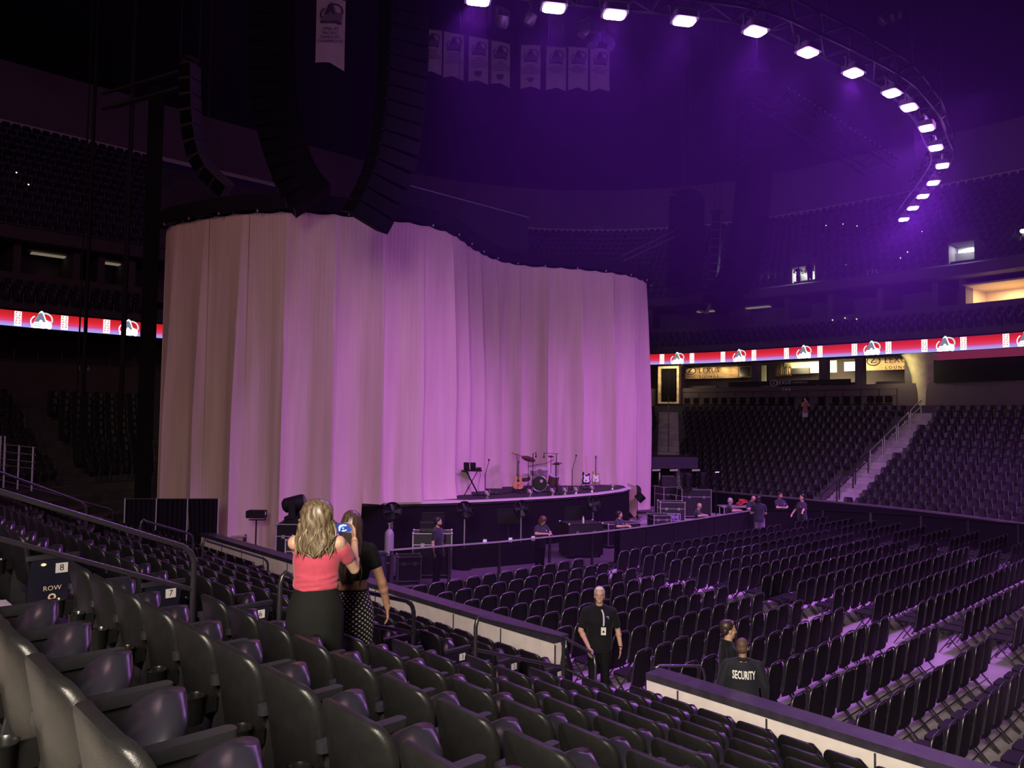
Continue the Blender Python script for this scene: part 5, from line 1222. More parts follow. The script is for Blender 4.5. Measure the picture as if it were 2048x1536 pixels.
# dark drums and chair at the stage end
p = ony(1272, 985, 20.4); t = thing('drum_rack', 'dark rack of cymbal and drum beyond the right angle of the stage end', 'drums', (p.x, p.y, 0)); zt = ony(1288, 982, 20.4).z
m = MB(); m.lathe([(.26, -.02), (.24, .0), (.05, .05)], 18, (.35, .3, zt), (-.9, -.3, .3)); m.build('cymbal', black, t, 40)
m = MB(); m.lathe([(.2, 0), (.2, .32)], 16, (.1, 0, zt-.35), (.4, -.5, .6)); m.build('drum', black, t, 40)
for x, y in ((.35, .3), (.1, 0)): 
    MB().cyl((x, y, 0), (x, y, zt-.1), .018, 6).build('stand', darkmetal, t)
    for k in range(3): a_ = 2.1*k; MB().tube([(x, y, .35), (x+.3*math.cos(a_), y+.3*math.sin(a_), 0)], .012, 5).build('leg', darkmetal, t)
pa = ony(1247, 965, 21.4); pb = ony(1274, 1000, 20.6); t = MB(); zt = pa.z; 
vs = [(25.98, 21.3, ZS-.2), (26.9, 20.6, .1), (26.9, 20.6, 1.55), (25.98, 21.3, ZS+.25)]; n_ = Vector((.5, .7, 0))*.05
t.add(vs+[tuple(Vector(v)+n_) for v in vs], [(0,1,2,3),(4,5,6,7),(0,1,5,4),(1,2,6,5),(2,3,7,6),(3,0,4,7)]); tag(t.build('plywood_panel', mat('plywood', (.34, .24, .18), .7, var=.1, scale=3)), 'plain brown board closing the stage end below the drapes', 'board')

# ---------------------------------------------------------------- on the stage: band gear
def tri_base(t, x, y, z0, z1, spread, mt, r=.012, n=3, a0=.3):
    for k in range(n): a_ = 2*math.pi*k/n+a0; MB().tube([(x, y, z1), (x+spread*math.cos(a_), y+spread*math.sin(a_), z0)], r, 6).build('leg', mt, t)
def mic_stand(lab, u, v, utop, vtop, round_base=False, mic=True, boom=None):
    p = onz(u, v, ZS); t = thing('microphone_stand', lab, 'microphone stand', p); dep = (p-CP).dot(CF)
    def loc(uu, vv): return (CP+ray(uu, vv)*dep)-p
    tp = loc(utop, vtop)
    if boom: el = loc(*boom); 
    else: el = Vector((0, 0, tp.z*.62))
    MB().cyl((0, 0, .02), (0, 0, el.z), .014, 8).build('pole', black, t); MB().tube([tuple(el), tuple(tp)], .010, 6).build('boom_arm', black, t)
    d = (tp-el).normalized()
    if round_base: m = MB(); m.lathe([(.14, 0), (.14, .02), (.03, .04)], 16); m.build('base', black, t, 40)
    else: tri_base(t, 0, 0, .01, .22, .32, black)
    if mic: m = MB(); m.lathe([(.012, -.02), (.02, .10), (.032, .13), (.03, .17), (.012, .19)], 10, tuple(tp), (-.5, -.5, .35) if not boom else (0, 0, -1)); m.build('microphone', darkmetal, t, 40)
    return t
mic_stand('straight microphone stand with a leaning arm beside the laptop table', 970, 991, 978, 923, True)
mic_stand('tall overhead microphone stand over the dark cymbal', 1065, 988, 1072, 905, boom=(1065, 908))
mic_stand('very tall microphone stand with a long level arm above the drums', 1112, 990, 1088, 906, boom=(1117, 908))
mic_stand('slim microphone stand between the drums and the electric guitars', 1144, 979, 1152, 914, True)
# laptop table
p = onz(943, 991, ZS); t = thing('keyboard_stand', 'black X-leg stand with a flat top holding two laptops', 'table', p, R(-43)); h = .86
m = MB(); m.span((-.36, -.18, h), (.36, .18, h+.03)); m.build('top', black, t)
for sy_ in (-.13, .13):
    m = MB(); m.bar((-.26, sy_, 0), (.2, sy_, h), .03); m.build('leg', black, t); m = MB(); m.bar((.26, sy_, 0), (-.2, sy_, h), .03); m.build('leg', black, t)
for i, x in enumerate((-.17, .06)):
    l = thing('laptop', 'open black laptop on the stand, '+('nearer the slim black guitar' if i == 0 else 'nearer the microphone stand'), 'laptop', p+Matrix.Rotation(R(-43), 3, 'Z') @ Vector((x, 0, h+.03)), R(-43+180-6)); m = MB(); m.span((-.10, -.11, 0), (.10, .11, .018)); m.build('keyboard', blackgloss, l)
    m = MB(); m.box((0, .15, .15), (.20, .012, .28), Matrix.Rotation(R(-16), 3, 'X')); m.build('screen', blackgloss, l)
l = thing('mixer', 'small black mixer with cables on the laptop stand', 'mixer', p+Matrix.Rotation(R(-43), 3, 'Z') @ Vector((.24, 0, h+.03)), R(-43)); m = MB(); m.prism([(-.1, 0), (.1, 0), (.1, .10), (-.1, .06)], -.09, .09, lambda a, b, hh: (hh, a, b)); m.build('case', black, l); MB().tube(catmull([(0, .1, .05), (.05, .2, -.2), (-.02, .2, -.6), (.06, .2, -.85)], 5), .008, 5).build('cable', black, l)
# guitars
def guitar(name, lab, u, v, hgt, body, mt_body, mt_neck, mt_guard=None, lean=.12, yaw=0.0, horn=True, thin=.05, stand=True):
    p = onz(u, v, ZS); t = thing(name, lab, 'guitar', p, R(-43)+yaw); b0 = .16; s = hgt
    M = Matrix.Rotation(-lean, 4, 'X'); M.translation = Vector((0, 0, b0))
    def mk(nm, mb, mt, sm=40): mb.M = Matrix.Identity(4); o = mb.build(nm, mt, t, sm); o.matrix_local = M; return o
    mb = MB(); mb.prism([(x*s, y*s) for x, y in body], -thin/2, thin/2, lambda a, b, h: (a, h, b)); mk('body', mb, mt_body)
    top = max(y for x, y in body)*s
    mb = MB(); mb.prism([(-.026, top*.72), (.026, top*.72), (.021, s*.87), (-.021, s*.87)], -thin/2-.022, -thin/2+.0, lambda a, b, h: (a, h, b)); mk('neck', mb, mt_neck)
    mb = MB(); mb.prism([(-.022, s*.865), (.022, s*.865), (.05, s*.91), (.045, s), (-.02, s*.99), (-.03, s*.92)], -thin/2-.016, -thin/2+.002, lambda a, b, h: (a, h, b)); mk('headstock', mb, mt_neck)
    for k in range(5): mb = MB(); mb.ball((.055 if k % 2 else -.035, -thin/2, s*(.91+.018*k)), .011, 6, 4); mk('tuning_peg', mb, steel)
    if mt_guard:
        mb = MB(); mb.prism([(x*s*.72+.01, .05*s+y*s*.66) for x, y in body], -thin/2-.006, -thin/2-.001, lambda a, b, h: (a, h, b)); mk('pickguard', mb, mt_guard)
    mb = MB(); mb.box((0, -thin/2-.008, .12*s), (.08, .012, .03)); mk('bridge', mb, darkmetal)
    if not horn:
        mb = MB(); mb.lathe([(.05, 0), (.05, .004)], 16, (0, -thin/2-.002, top*.62), (0, -1, 0)); mk('sound_hole', mb, black)
    if stand:
        tri_base(t, 0, .05, .005, .34, .26, darkmetal); MB().cyl((0, .06, .3), (0, .10, .55), .01, 6).build('stand_pole', darkmetal, t); mb = MB(); mb.bar((-.13, -.03, .15), (.13, -.03, .15), .018); mb.build('stand_yoke', darkmetal, t)
    return t
EB = [(-.14,.0),(-.06,-.02),(.06,-.02),(.15,.01),(.17,.09),(.13,.19),(.135,.26),(.15,.34),(.11,.38),(.06,.33),(.0,.31),(-.05,.33),(-.08,.42),(-.12,.43),(-.135,.34),(-.115,.22),(-.155,.12)]
AB = [(-.16,.02),(-.08,-.02),(.08,-.02),(.16,.02),(.195,.11),(.175,.20),(.13,.26),(.14,.33),(.15,.39),(.10,.44),(.03,.43),(-.03,.45),(-.11,.45),(-.15,.39),(-.13,.30),(-.165,.20),(-.195,.11)]
maple = mat('maple_neck', (.62, .38, .20), .4); rosew = mat('dark_neck', (.07, .045, .04), .4)
guitar('acoustic_guitar', 'golden brown acoustic guitar standing in front of the drums', 1036, 986, 1.04, AB, mat('spruce', (.52, .24, .12), .35, var=.1, scale=8), rosew, None, horn=False, thin=.10, yaw=.15)
guitar('electric_guitar', 'black and white electric guitar with a long pale neck on the stage', 1172, 975, 1.10, EB, blackgloss, maple, whitetext, yaw=.1)
guitar('electric_guitar', 'sunburst electric guitar with a dark neck and white guard on the stage', 1191, 974, 1.12, EB, mat('sunburst', (.60, .30, .12), .3, col2=(.08, .03, .02), scale=3), rosew, whitetext, yaw=-.05)
guitar('electric_guitar', 'slim black guitar hanging in a tall open stand beside the laptops', 917, 988, .95, [(x*.6, y) for x, y in EB], blackgloss, rosew, None, yaw=.5, lean=.05)
p = onz(917, 988, ZS); t = thing('guitar_stand', 'tall open black frame stand holding the slim black guitar', 'stand', p+Vector((-.05, .2, 0)), R(-43)); MB().tube([(-.2, 0, 0), (-.14, 0, 1.02), (.10, 0, 1.06), (.16, 0, 0)], .014, 6).build('frame', black, t)
# drum kit
p = onz(1082, 984, ZS); t = thing('drum_kit', 'sparkling drum kit with dark cymbals and bass drum facing out', 'drums', p+Vector((.25, .35, 0)), R(-43))
spark = mat('drum_wrap', (.50, .40, .42), .2, metal=.5, var=.5, scale=30); head_ = mat('drum_head', (.45, .40, .42), .5)
m = MB(); m.lathe([(.29, -.2), (.30, -.2), (.30, .2), (.29, .2)], 24, (0, -.1, .30), (0, -1, 0)); m.build('bass_drum', mat('drum_dark', (.03, .02, .03), .3), t, 40)
m = MB(); m.lathe([(.275, 0), (.275, .008)], 24, (0, -.305, .30), (0, -1, 0)); m.build('bass_head', blackgloss, t); m = MB(); m.tube([(.29*math.cos(a_), -.31, .30+.29*math.sin(a_)) for a_ in [2*math.pi*k/24 for k in range(24)]], .014, 6, closed=True); m.build('hoop', steel, t)
m = MB(); m.lathe([(.06, 0), (.06, .01)], 14, (.07, -.315, .40), (0, -1, 0)); m.build('head_badge', head_, t)
for x, y, z, r, hh in ((-.2, -.05, .72, .15, .2), (.17, -.05, .74, .16, .22), (-.52, .1, .48, .18, .16), (.55, .15, .42, .2, .36), (-.05, -.0, .78, .12, .17)):
    m = MB(); m.lathe([(r, -hh/2), (r, hh/2)], 18, (x, y, z), (x*.3, -.35, 1)); m.build('tom_drum' if z > .6 else 'floor_drum', spark if z > .6 else mat('drum_brown', (.12, .06, .06), .4), t, 40)
    m = MB(); ax = Vector((x*.3, -.35, 1)).normalized(); m.lathe([(r*1.03, 0), (r*1.03, .02)], 18, tuple(Vector((x, y, z))+ax*hh/2), ax); m.build('drum_head', head_, t, 40)
for x, y, z, r, tl in ((-.42, -.15, 1.22, .28, (.25, -.35, 1)), (-.85, .1, 1.36, .25, (.3, -.1, 1)), (.62, .0, 1.02, .17, (.05, -.1, 1)), (.72, .1, 1.06, .17, (.05, -.1, 1)), (.45, .2, 1.30, .12, (.1, -.3, 1))):
    m = MB(); m.lathe([(r, -.002), (r*.95, .006), (r*.25, .015), (.03, .035)], 20, (x, y, z), tl); m.build('cymbal', mat('cymbal_dark', (.10, .05, .04), .35, .7) if x > -.8 else mat('cymbal_brass', (.55, .34, .22), .3, .9), t, 40)
    MB().cyl((x, y, .02), (x, y, z), .012, 6).build('cymbal_stand', darkmetal, t); tri_base(t, x, y, .005, .3, .24, darkmetal, .009)
MB().tube(catmull([(-.45, 0, .9), (-.1, -.1, 1.0), (.25, 0, 1.05), (.55, .05, 1.2)], 5), .012, 6).build('rack_bar', darkmetal, t)
m = MB(); m.lathe([(.17, .46), (.18, .50), (.15, .54)], 14, (0, .75, 0)); m.cyl((0, .75, 0), (0, .75, .46), .02); m.build('drum_stool', black, t, 40)
bag('black cloth bag leaning by the drums behind the acoustic guitar', tuple(onz(1050, 982, ZS)+Vector((.1, .5, .60))), .16, .14, .60, 9)
# footlights along the stage edge
pinkgrey = mat('footlight_grey', (.42, .33, .34), .5)
for i, (u, v) in enumerate(((976, 997), (1062, 993.5), (1107, 991.5), (1132, 990), (1154, 988.5), (1186, 985), (1227, 979.5))):
    q = onz(u, v, ZS); t = thing('footlight', 'grey clamp footlight on the stage edge, %s from the laptop end' % ORD[i+1], 'lamp', q+Vector((.06, .10, 0)), R(-30-4*i))
    m = MB(); m.lathe([(.045, -.09), (.055, .0), (.065, .09)], 12, (0, .02, .15), (-.3, .8, .55)); m.build('can', pinkgrey, t, 40)
    m = MB(); m.box((-.08, .05, .20), (.012, .12, .13), Matrix.Rotation(.4, 3, 'X')); m.box((.08, .05, .20), (.012, .12, .13), Matrix.Rotation(.4, 3, 'X')); m.build('barn_door', pinkgrey, t)
    m = MB(); m.bar((0, 0, 0), (0, .02, .12), .03); m.box((0, 0, .008), (.12, .10, .016)); m.build('bracket', steel, t)
for i, (u, v, w_, lab) in enumerate(((985, 990, .5, 'flat black pedal board with cables by the straight microphone stand'), (957, 992, .35, 'small dark effects pedal box under the laptop stand'), (1098, 985, .3, 'black floor box before the bass drum'), (1178, 980, .4, 'dark pedal row on the carpet before the electric guitars'))):
    q = onz(u, v, ZS); t = thing('pedal_board', lab, 'pedal', q+Vector((.1, .15, 0)), R(-43)); m = MB(); m.span((-w_/2, -.12, 0), (w_/2, .12, .05)); m.build('board', black, t)
    for k in range(3): m = MB(); m.span((-w_/2+.03+w_*k/3, -.08, .05), (-w_/2+.03+w_*k/3+w_*.22, .06, .085)); m.build('pedal', darkmetal if k % 2 else casepurple, t)
MB_ = MB().tube(catmull([tuple(onz(u, v, ZS)+Vector((0, .1, .012))) for u, v in ((960, 992), (985, 986), (1005, 989), (1030, 985), (1050, 988))], 6), .012, 5); tag(MB_.build('floor_cable', black), 'black cable trailing over the stage carpet towards the drums', 'cable')
# ---------------------------------------------------------------- people
def capsule(mb, a, b, ra, rb=None, n=10):
    a, b = Vector(a), Vector(b); rb = ra if rb is None else rb; d = b-a; L_ = d.length
    if L_ < 1e-5: return mb.ball(a, ra, n, 6)
    u = d/L_; pts, rs = [], []
    for k in (1, .8, .45, 0): pts.append(a-u*ra*k); rs.append(max(1e-4, ra*math.sqrt(max(0, 1-k*k))))
    for k in (0, .45, .8, 1): pts.append(b+u*rb*k); rs.append(max(1e-4, rb*math.sqrt(max(0, 1-k*k))))
    return mb.tube(pts, rs, n)
def fuse(mb, name, mt, parent, voxel, smooth=4, sf=.5):
    """join overlapping closed shapes into one continuous surface"""
    me = bpy.data.meshes.new(name); me.from_pydata(mb.v, [], mb.f); o = bpy.data.objects.new(name, me); C.objects.link(o)
    bm = bmesh.new(); bm.from_mesh(me); bmesh.ops.remove_doubles(bm, verts=bm.verts, dist=1e-5); bmesh.ops.recalc_face_normals(bm, faces=bm.faces); bm.to_mesh(me); bm.free()
    r = o.modifiers.new('r', 'REMESH'); r.mode = 'VOXEL'; r.voxel_size = voxel
    s = o.modifiers.new('s', 'SMOOTH'); s.factor = sf; s.iterations = smooth
    new = bpy.data.meshes.new_from_object(o.evaluated_get(bpy.context.evaluated_depsgraph_get()))
    bpy.data.objects.remove(o); new.name = name; new.materials.clear(); new.materials.append(mt)
    new.polygons.foreach_set('use_smooth', [True]*len(new.polygons))
    return link(name, new, None, parent)
def hand(mb, w_, d, palm_n, H, curl=.5, side=1, spread=1.0):
    """palm, four unequal bent fingers and a thumb from wrist w_ pointing along d; palm faces palm_n"""
    d = Vector(d).normalized(); pn = Vector(palm_n); pn = (pn-d*pn.dot(d)).normalized(); x = d.cross(pn)*side; k = H/1.75
    w_ = Vector(w_); pc = w_+d*.052*k
    for s in (-1.4, -.5, .5, 1.4): capsule(mb, w_+d*.012*k+x*s*.012*k, w_+d*.088*k+x*s*.0195*k, .0135*k, .0125*k, 8)
    for i, (s, L_) in enumerate(((1.5, .072), (.5, .082), (-.5, .076), (-1.5, .060))):
        p0 = w_+d*.088*k+x*s*.0195*k*spread; c1 = curl*.9; d1 = (d*math.cos(c1)+pn*math.sin(c1)).normalized(); p1 = p0+d1*L_*.52*k
        c2 = curl*1.9; d2 = (d*math.cos(c2)+pn*math.sin(c2)).normalized(); p2 = p1+d2*L_*.48*k
        capsule(mb, p0, p1, .0098*k, .0090*k, 8); capsule(mb, p1, p2, .0090*k, .0074*k, 8)
    t0 = w_+d*.025*k+x*.022*k; t1 = t0+(d*.62+x*.75+pn*.25).normalized()*.042*k; t2 = t1+(d*.9+x*.25+pn*.35*curl*2).normalized()*.034*k
    capsule(mb, t0, t1, .0135*k, .0105*k, 8); capsule(mb, t1, t2, .0105*k, .0085*k, 8)
def person(lab, loc, rz, H, skin, arms, shirt, trousers=None, shoes=black, fat=1.0, female=False, lean=0.0, leanx=0.0, look=(0, 0), voxel=.016, hair=None, haircut='short',
           sleeve=.62, skirt=None, group=None, top='shirt', legs=None, glasses=False, beard=None, tw=1.0):
    """arms: ((elbow, wrist, hand direction, palm normal, curl) right, left) in body coordinates x right, y forward, z up, metres"""
    t = thing('person', lab, 'person', loc, rz, group); k = H
    sh, hp = (.090 if female else .103)*k*(.6+.4*fat), .050*k
    Q = Matrix.Rotation(-lean, 3, 'X') @ Matrix.Rotation(leanx, 3, 'Y'); pv = Vector((0, 0, .53*k))
    up = lambda x, y, z: pv+Q @ (Vector((x, y, z))*k-pv) if True else None
    U = lambda p: pv+Q @ (Vector(p)-pv)
    chest, neck, headc = up(0, -.004, .74), up(0, -.010, .83), up(0, .008, .925)
    zs = .805 if female else .793
    shR, shL = U((sh, -.005*k, zs*k)), U((-sh, -.005*k, zs*k))
    lg = legs or (((.052*k, .0, .285*k), (.055*k, -.02*k, .045*k)), ((-.052*k, .0, .285*k), (-.055*k, -.02*k, .045*k)))
    hips = [Vector((hp, 0, .50*k)), Vector((-hp, 0, .50*k))]
    b = MB()
    # torso: one lofted trunk from crotch to neck base
    RG = ((.455, .083, .070, -.006), (.50, .097, .082, -.008), (.54, .091, .074, -.005), (.60, .073, .058, 0), (.66, .075, .061, .004), (.72, .083, .066, .006), (.765, .087, .056, 0), (.795, .078, .046, -.006), (.818, .052, .037, -.010), (.84, .030, .029, -.012)) if female else \
         ((.455, .080, .066, -.006), (.50, .091, .074, -.006), (.54, .090, .071, -.004), (.60, .083, .062, 0), (.66, .087, .065, .004), (.72, .097, .068, .004), (.765, .101, .060, -.002), (.797, .092, .050, -.008), (.822, .060, .042, -.012), (.845, .036, .034, -.014))
    def torso(mb, g=0.0, z0=.45, z1=.9, n=22, ripple=0.0):
        rs = [r_ for r_ in RG if z0 <= r_[0] <= z1]; vs = []
        for i_, (z, rx, ry, y) in enumerate(rs):
            f = fat if z < .74 else (1+(fat-1)*.45)
            for q_ in range(n):
                a_ = 2*math.pi*q_/n; e_ = 1+ripple*math.sin(5*a_+i_*2)
                p_ = up(0, y, z); vs.append(p_+Q @ Vector(((rx*k*f+g)*math.cos(a_)*e_, (ry*k*(.5+.5*f)+g)*math.sin(a_)*e_, 0)))
        N_ = len(rs); mb.add(vs, [(i_*n+q_, i_*n+(q_+1) % n, (i_+1)*n+(q_+1) % n, (i_+1)*n+q_) for i_ in range(N_-1) for q_ in range(n)]+[tuple(reversed(range(n))), tuple(range((N_-1)*n, N_*n))])
        if z1 > .74:
            for s in ((-1, 1) if female else ()): mb.ball(up(.040*s, .050, .715), (.040*k+g, .036*k+g, .040*k+g), 12, 8)
        if female and z0 < .5:
            for s in (-1, 1): mb.ball(up(.042*s, -.045, .498), (.050*k*fat+g, .042*k+g, .052*k+g), 12, 8)
    torso(b)
    capsule(b, up(0, -.012, .80), up(0, .002, .885), .034*k if not female else .028*k, .031*k if not female else .026*k)
    # head turned and tilted
    HQ = Q @ Matrix.Rotation(look[0], 3, 'Z') @ Matrix.Rotation(look[1], 3, 'X'); hc = up(0, 0, .885)
    hd = lambda x, y, z: hc+HQ @ (Vector((x, y, z))*k)
    hr = .0430 if not female else .0415
    b.ball(hd(0, -.004, .062), (hr*k, .054*k, .053*k), 16, 11, HQ)
    b.ball(hd(0, .016, .024), (hr*.84*k, .036*k, .043*k), 14, 9, HQ)
    b.ball(hd(0, .030, -.006), (.020*k, .019*k, .017*k), 10, 7, HQ)
    capsule(b, hd(0, .047, .046), hd(0, .0565, .026), .0062*k, .0088*k, 8)
    for s in (-1, 1):
        b.ball(hd(.0070*s, .050, .022), (.0052*k, .006*k, .005*k), 6, 5, HQ)
        b.ball(hd(hr*1.0*s, -.002, .036), (.006*k, .012*k, .017*k), 8, 6, HQ)
        b.ball(hd(.017*s, .043, .053), (.014*k, .008*k, .005*k), 8, 5, HQ)
        b.ball(hd(.024*s, .030, .028), (.013*k, .014*k, .012*k), 8, 6, HQ)
    # legs
    for hpj, (kn, an) in zip(hips, lg):
        kn, an = Vector(kn), Vector(an); capsule(b, hpj, kn, .052*k, .033*k); capsule(b, kn, an, .033*k, .021*k)
        b.ball(kn*.7+an*.3+Vector((0, -.012*k, 0)), (.030*k, .032*k, .055*k), 10, 7)
        capsule(b, an+Vector((0, -.012*k, -.022*k)), an+Vector((0, .085*k, -.030*k)), .022*k, .017*k)
    # arms
    ar = []
    for s, shj, a_ in ((1, shR, arms[0]), (-1, shL, arms[1])):
        el, wr, hdv, pn, cu = a_; el, wr = Vector(el), Vector(wr); ar.append((shj, el, wr))
        capsule(b, shj, up(0, -.012, .82), .029*k, .032*k); b.ball(shj, .032*k*(.6+.4*fat), 10, 7); capsule(b, shj, el, .031*k*(.6+.4*fat), .024*k); capsule(b, el, wr, .0255*k, .0165*k); b.ball(el*.72+wr*.28, .0275*k, 10, 7)
        hand(b, wr, hdv, pn, H, cu, s)
    fuse(b, 'body', skin, t, voxel if voxel > .013 else min(voxel, .0075), 3)
    # clothes
    g = .012
    if top:
        m = MB()
        if top == 'offshoulder':
            torso(m, .014, .60, .77, 28)
            for z in (.608, .625, .642, .66): m.tube([tuple(up(0, 0, z+.006*math.sin(3*a+z*90))+Q @ Vector((((.089 if z < .57 else .080)*k*fat+.006)*math.cos(a), ((.072 if z < .57 else .064)*k*(.5+.5*fat)+.006)*math.sin(a), 0))) for a in [2*math.pi*q/24 for q in range(24)]], .008, 6, closed=True)
            for shj, el, wr in ar:
                q = shj+(el-shj)*.24; capsule(m, q, shj+(el-shj)*sleeve, .037*k*(.6+.4*fat), .033*k*(.7+.3*fat))
                capsule(m, q, up(.03 if shj.x > 0 else -.03, -.004, .735), .034*k, .046*k)
        else:
            torso(m, g, .66 if top == 'crop' else .455, .83)
            for shj, el, wr in ar:
                capsule(m, shj, up(0, -.012, .822), .031*k+g, .036*k+g); m.ball(shj, .032*k*(.6+.4*fat)+g*.7, 10, 7); capsule(m, shj, shj+(el-shj)*min(1, sleeve), .031*k*(.6+.4*fat)+g, .029*k*(.7+.3*fat)+g)
                if sleeve > 1: capsule(m, el, el+(wr-el)*.8, .028*k+g, .020*k+g)
            if top == 'polo' or top == 'jacket': m.ball(up(0, -.030, .828), (.034*k, .022*k, .022*k), 10, 7); m.tube([tuple(up(.0, -.013, .840-.010*math.sin(a))+Q @ Vector((.041*k*math.cos(a), .040*k*math.sin(a), 0))) for a in [2*math.pi*q/20 for q in range(20)]], .0135*k, 8, closed=True)
        fuse(m, 'top' if top in ('crop', 'offshoulder') else ('jacket' if top == 'jacket' else 'shirt'), shirt, t, max(voxel, .010), 5)
    if trousers:
        m = MB(); m.ball((0, -.004*k, .525*k), (.093*k*(.5+.5*fat), .073*k*(.5+.5*fat), .06*k), 14, 8); m.ball((0, -.008*k, .49*k), (.096*k, .078*k, .06*k), 14, 8)
        for hpj, (kn, an) in zip(hips, lg): kn, an = Vector(kn), Vector(an); capsule(m, hpj, kn, .058*k*(.6+.4*fat), .042*k); capsule(m, kn, an+Vector((0, 0, -.012*k)), .042*k, .033*k)
        fuse(m, 'trousers', trousers, t, max(voxel, .012), 4)
    if skirt:
        m = MB(); n = 40; rings = [(.615, .078*fat, .060), (.58, .086*fat, .074), (.55, .096*fat, .090), (.52, .104*fat, .103), (.46, .108*fat, .106), (.36, .104*fat, .096), (.24, .105*fat, .094), (.12, .110*fat, .098), (.035, .115*fat, .102)]
        vs = [(rx*k*math.cos(a)*(1+.03*(i/7)*math.sin(5*a+i*.4)), ry*k*math.sin(a)*(1+.05*(i/7)*math.sin(6*a+1))-.006*k, z*k) for i, (z, rx, ry) in enumerate(rings) for a in [2*math.pi*q/n for q in range(n)]]
        m.add(vs, [(i*n+q, i*n+(q+1) % n, (i+1)*n+(q+1) % n, (i+1)*n+q) for i in range(8) for q in range(n)]); so = m.build('skirt', skirt, t, 80)
        uv = so.data.uv_layers.new(name='uv'); 
        for lp_ in so.data.loops:
            c_ = so.data.vertices[lp_.vertex_index].co; uv.data[lp_.index].uv = (math.atan2(c_.y, c_.x)/(2*math.pi)*44, c_.z/.0205)
        m = MB(); m.tube([(rings[0][1]*k*1.01*math.cos(a), rings[0][2]*k*1.02*math.sin(a)-.004*k, .610*k) for a in [2*math.pi*q/24 for q in range(24)]], .012, 6, closed=True); m.build('waistband', skirt, t, 80)
    for kn, an in lg:
        an = Vector(an); m = MB(); capsule(m, an+Vector((0, -.020*k, -.024*k)), an+Vector((0, .088*k, -.029*k)), .028*k, .023*k); m.span((an.x-.026*k, an.y-.045*k, 0), (an.x+.026*k, an.y+.108*k, .014)); m.build('shoe', shoes, t, 50)
    # face and hair
    for s in (-1, 1):
        m = MB(); m.ball(hd(.0175*s, .0365, .0415), (.0080*k, .0065*k, .0052*k), 8, 6, HQ); m.build('eye', mat('eye_white', (.42, .38, .36), .3), t, 80)
        m = MB(); m.ball(hd(.0175*s, .0420, .0415), (.0038*k, .0022*k, .0040*k), 8, 5, HQ); m.build('iris', mat('iris_dark', (.03, .02, .015), .2), t, 80)
        if hair: m = MB(); capsule(m, hd(.009*s, .050, .0590), hd(.028*s, .043, .0595), .0022*k, .0014*k, 6); m.build('eyebrow', hair, t, 80)
    m = MB(); capsule(m, hd(-.010, .0468, .0048), hd(.010, .0468, .0048), .0029*k, None, 8); m.build('lips', mat('lips', (.34, .15, .12), .5), t, 80)
    if hair:
        m = MB()
        if haircut == 'short' or haircut == 'crop':
            e = .0045 if haircut == 'crop' else .008
            m.ball(hd(0, -.016, .070), ((hr+e*.8)*k, (.050+e)*k, (.048+e)*k), 16, 10, HQ); m.ball(hd(0, -.034, .040), ((hr+e*.5)*k, .034*k, .040*k), 14, 9, HQ)
            if haircut == 'short': capsule(m, hd(-.022, .026, .100), hd(.022, .026, .100), .014*k, None, 8); capsule(m, hd(0, .012, .106), hd(0, -.03, .110), .016*k, None, 8)
        elif haircut == 'bob':
            m.ball(hd(0, -.012, .070), ((hr+.013)*k, .064*k, .058*k), 16, 10, HQ); m.ball(hd(0, -.03, .02), ((hr+.014)*k, .042*k, .062*k), 14, 9, HQ)
            for s in (-1, 1): capsule(m, hd(.040*s, .012, .06), hd(.046*s, .0, -.02), .014*k, .012*k)
        elif haircut == 'bald_sides':
            for s in (-1, 1): m.ball(hd(.036*s, -.02, .045), (.012*k, .030*k, .022*k), 8, 6, HQ)
            m.ball(hd(0, -.040, .038), (.034*k, .020*k, .024*k), 10, 7, HQ)
        if haircut != 'long': fuse(m, 'hair', hair, t, max(voxel*.8, .008), 3)
    if beard: m = MB(); m.ball(hd(0, .026, -.004), (.031*k, .027*k, .026*k), 12, 8, HQ); m.ball(hd(0, .012, .004), (.039*k, .026*k, .026*k), 12, 8, HQ); fuse(m, 'beard', beard, t, max(voxel*.7, .007), 2)
    if glasses:
        m = MB()
        for s in (-1, 1): m.tube([tuple(hd(.0175*s+.0145*math.cos(a), .0535, .040+.0115*math.sin(a))) for a in [2*math.pi*q/16 for q in range(16)]], .0016, 5, closed=True); m.tube([tuple(hd(.032*s, .0525, .043)), tuple(hd(.046*s, .02, .043)), tuple(hd(.046*s, -.004, .040))], .0016, 5)
        m.tube([tuple(hd(-.003, .0545, .042)), tuple(hd(.003, .0545, .042))], .0016, 5); m.build('glasses', darkmetal, t, 60)
    return t, up, hd, U
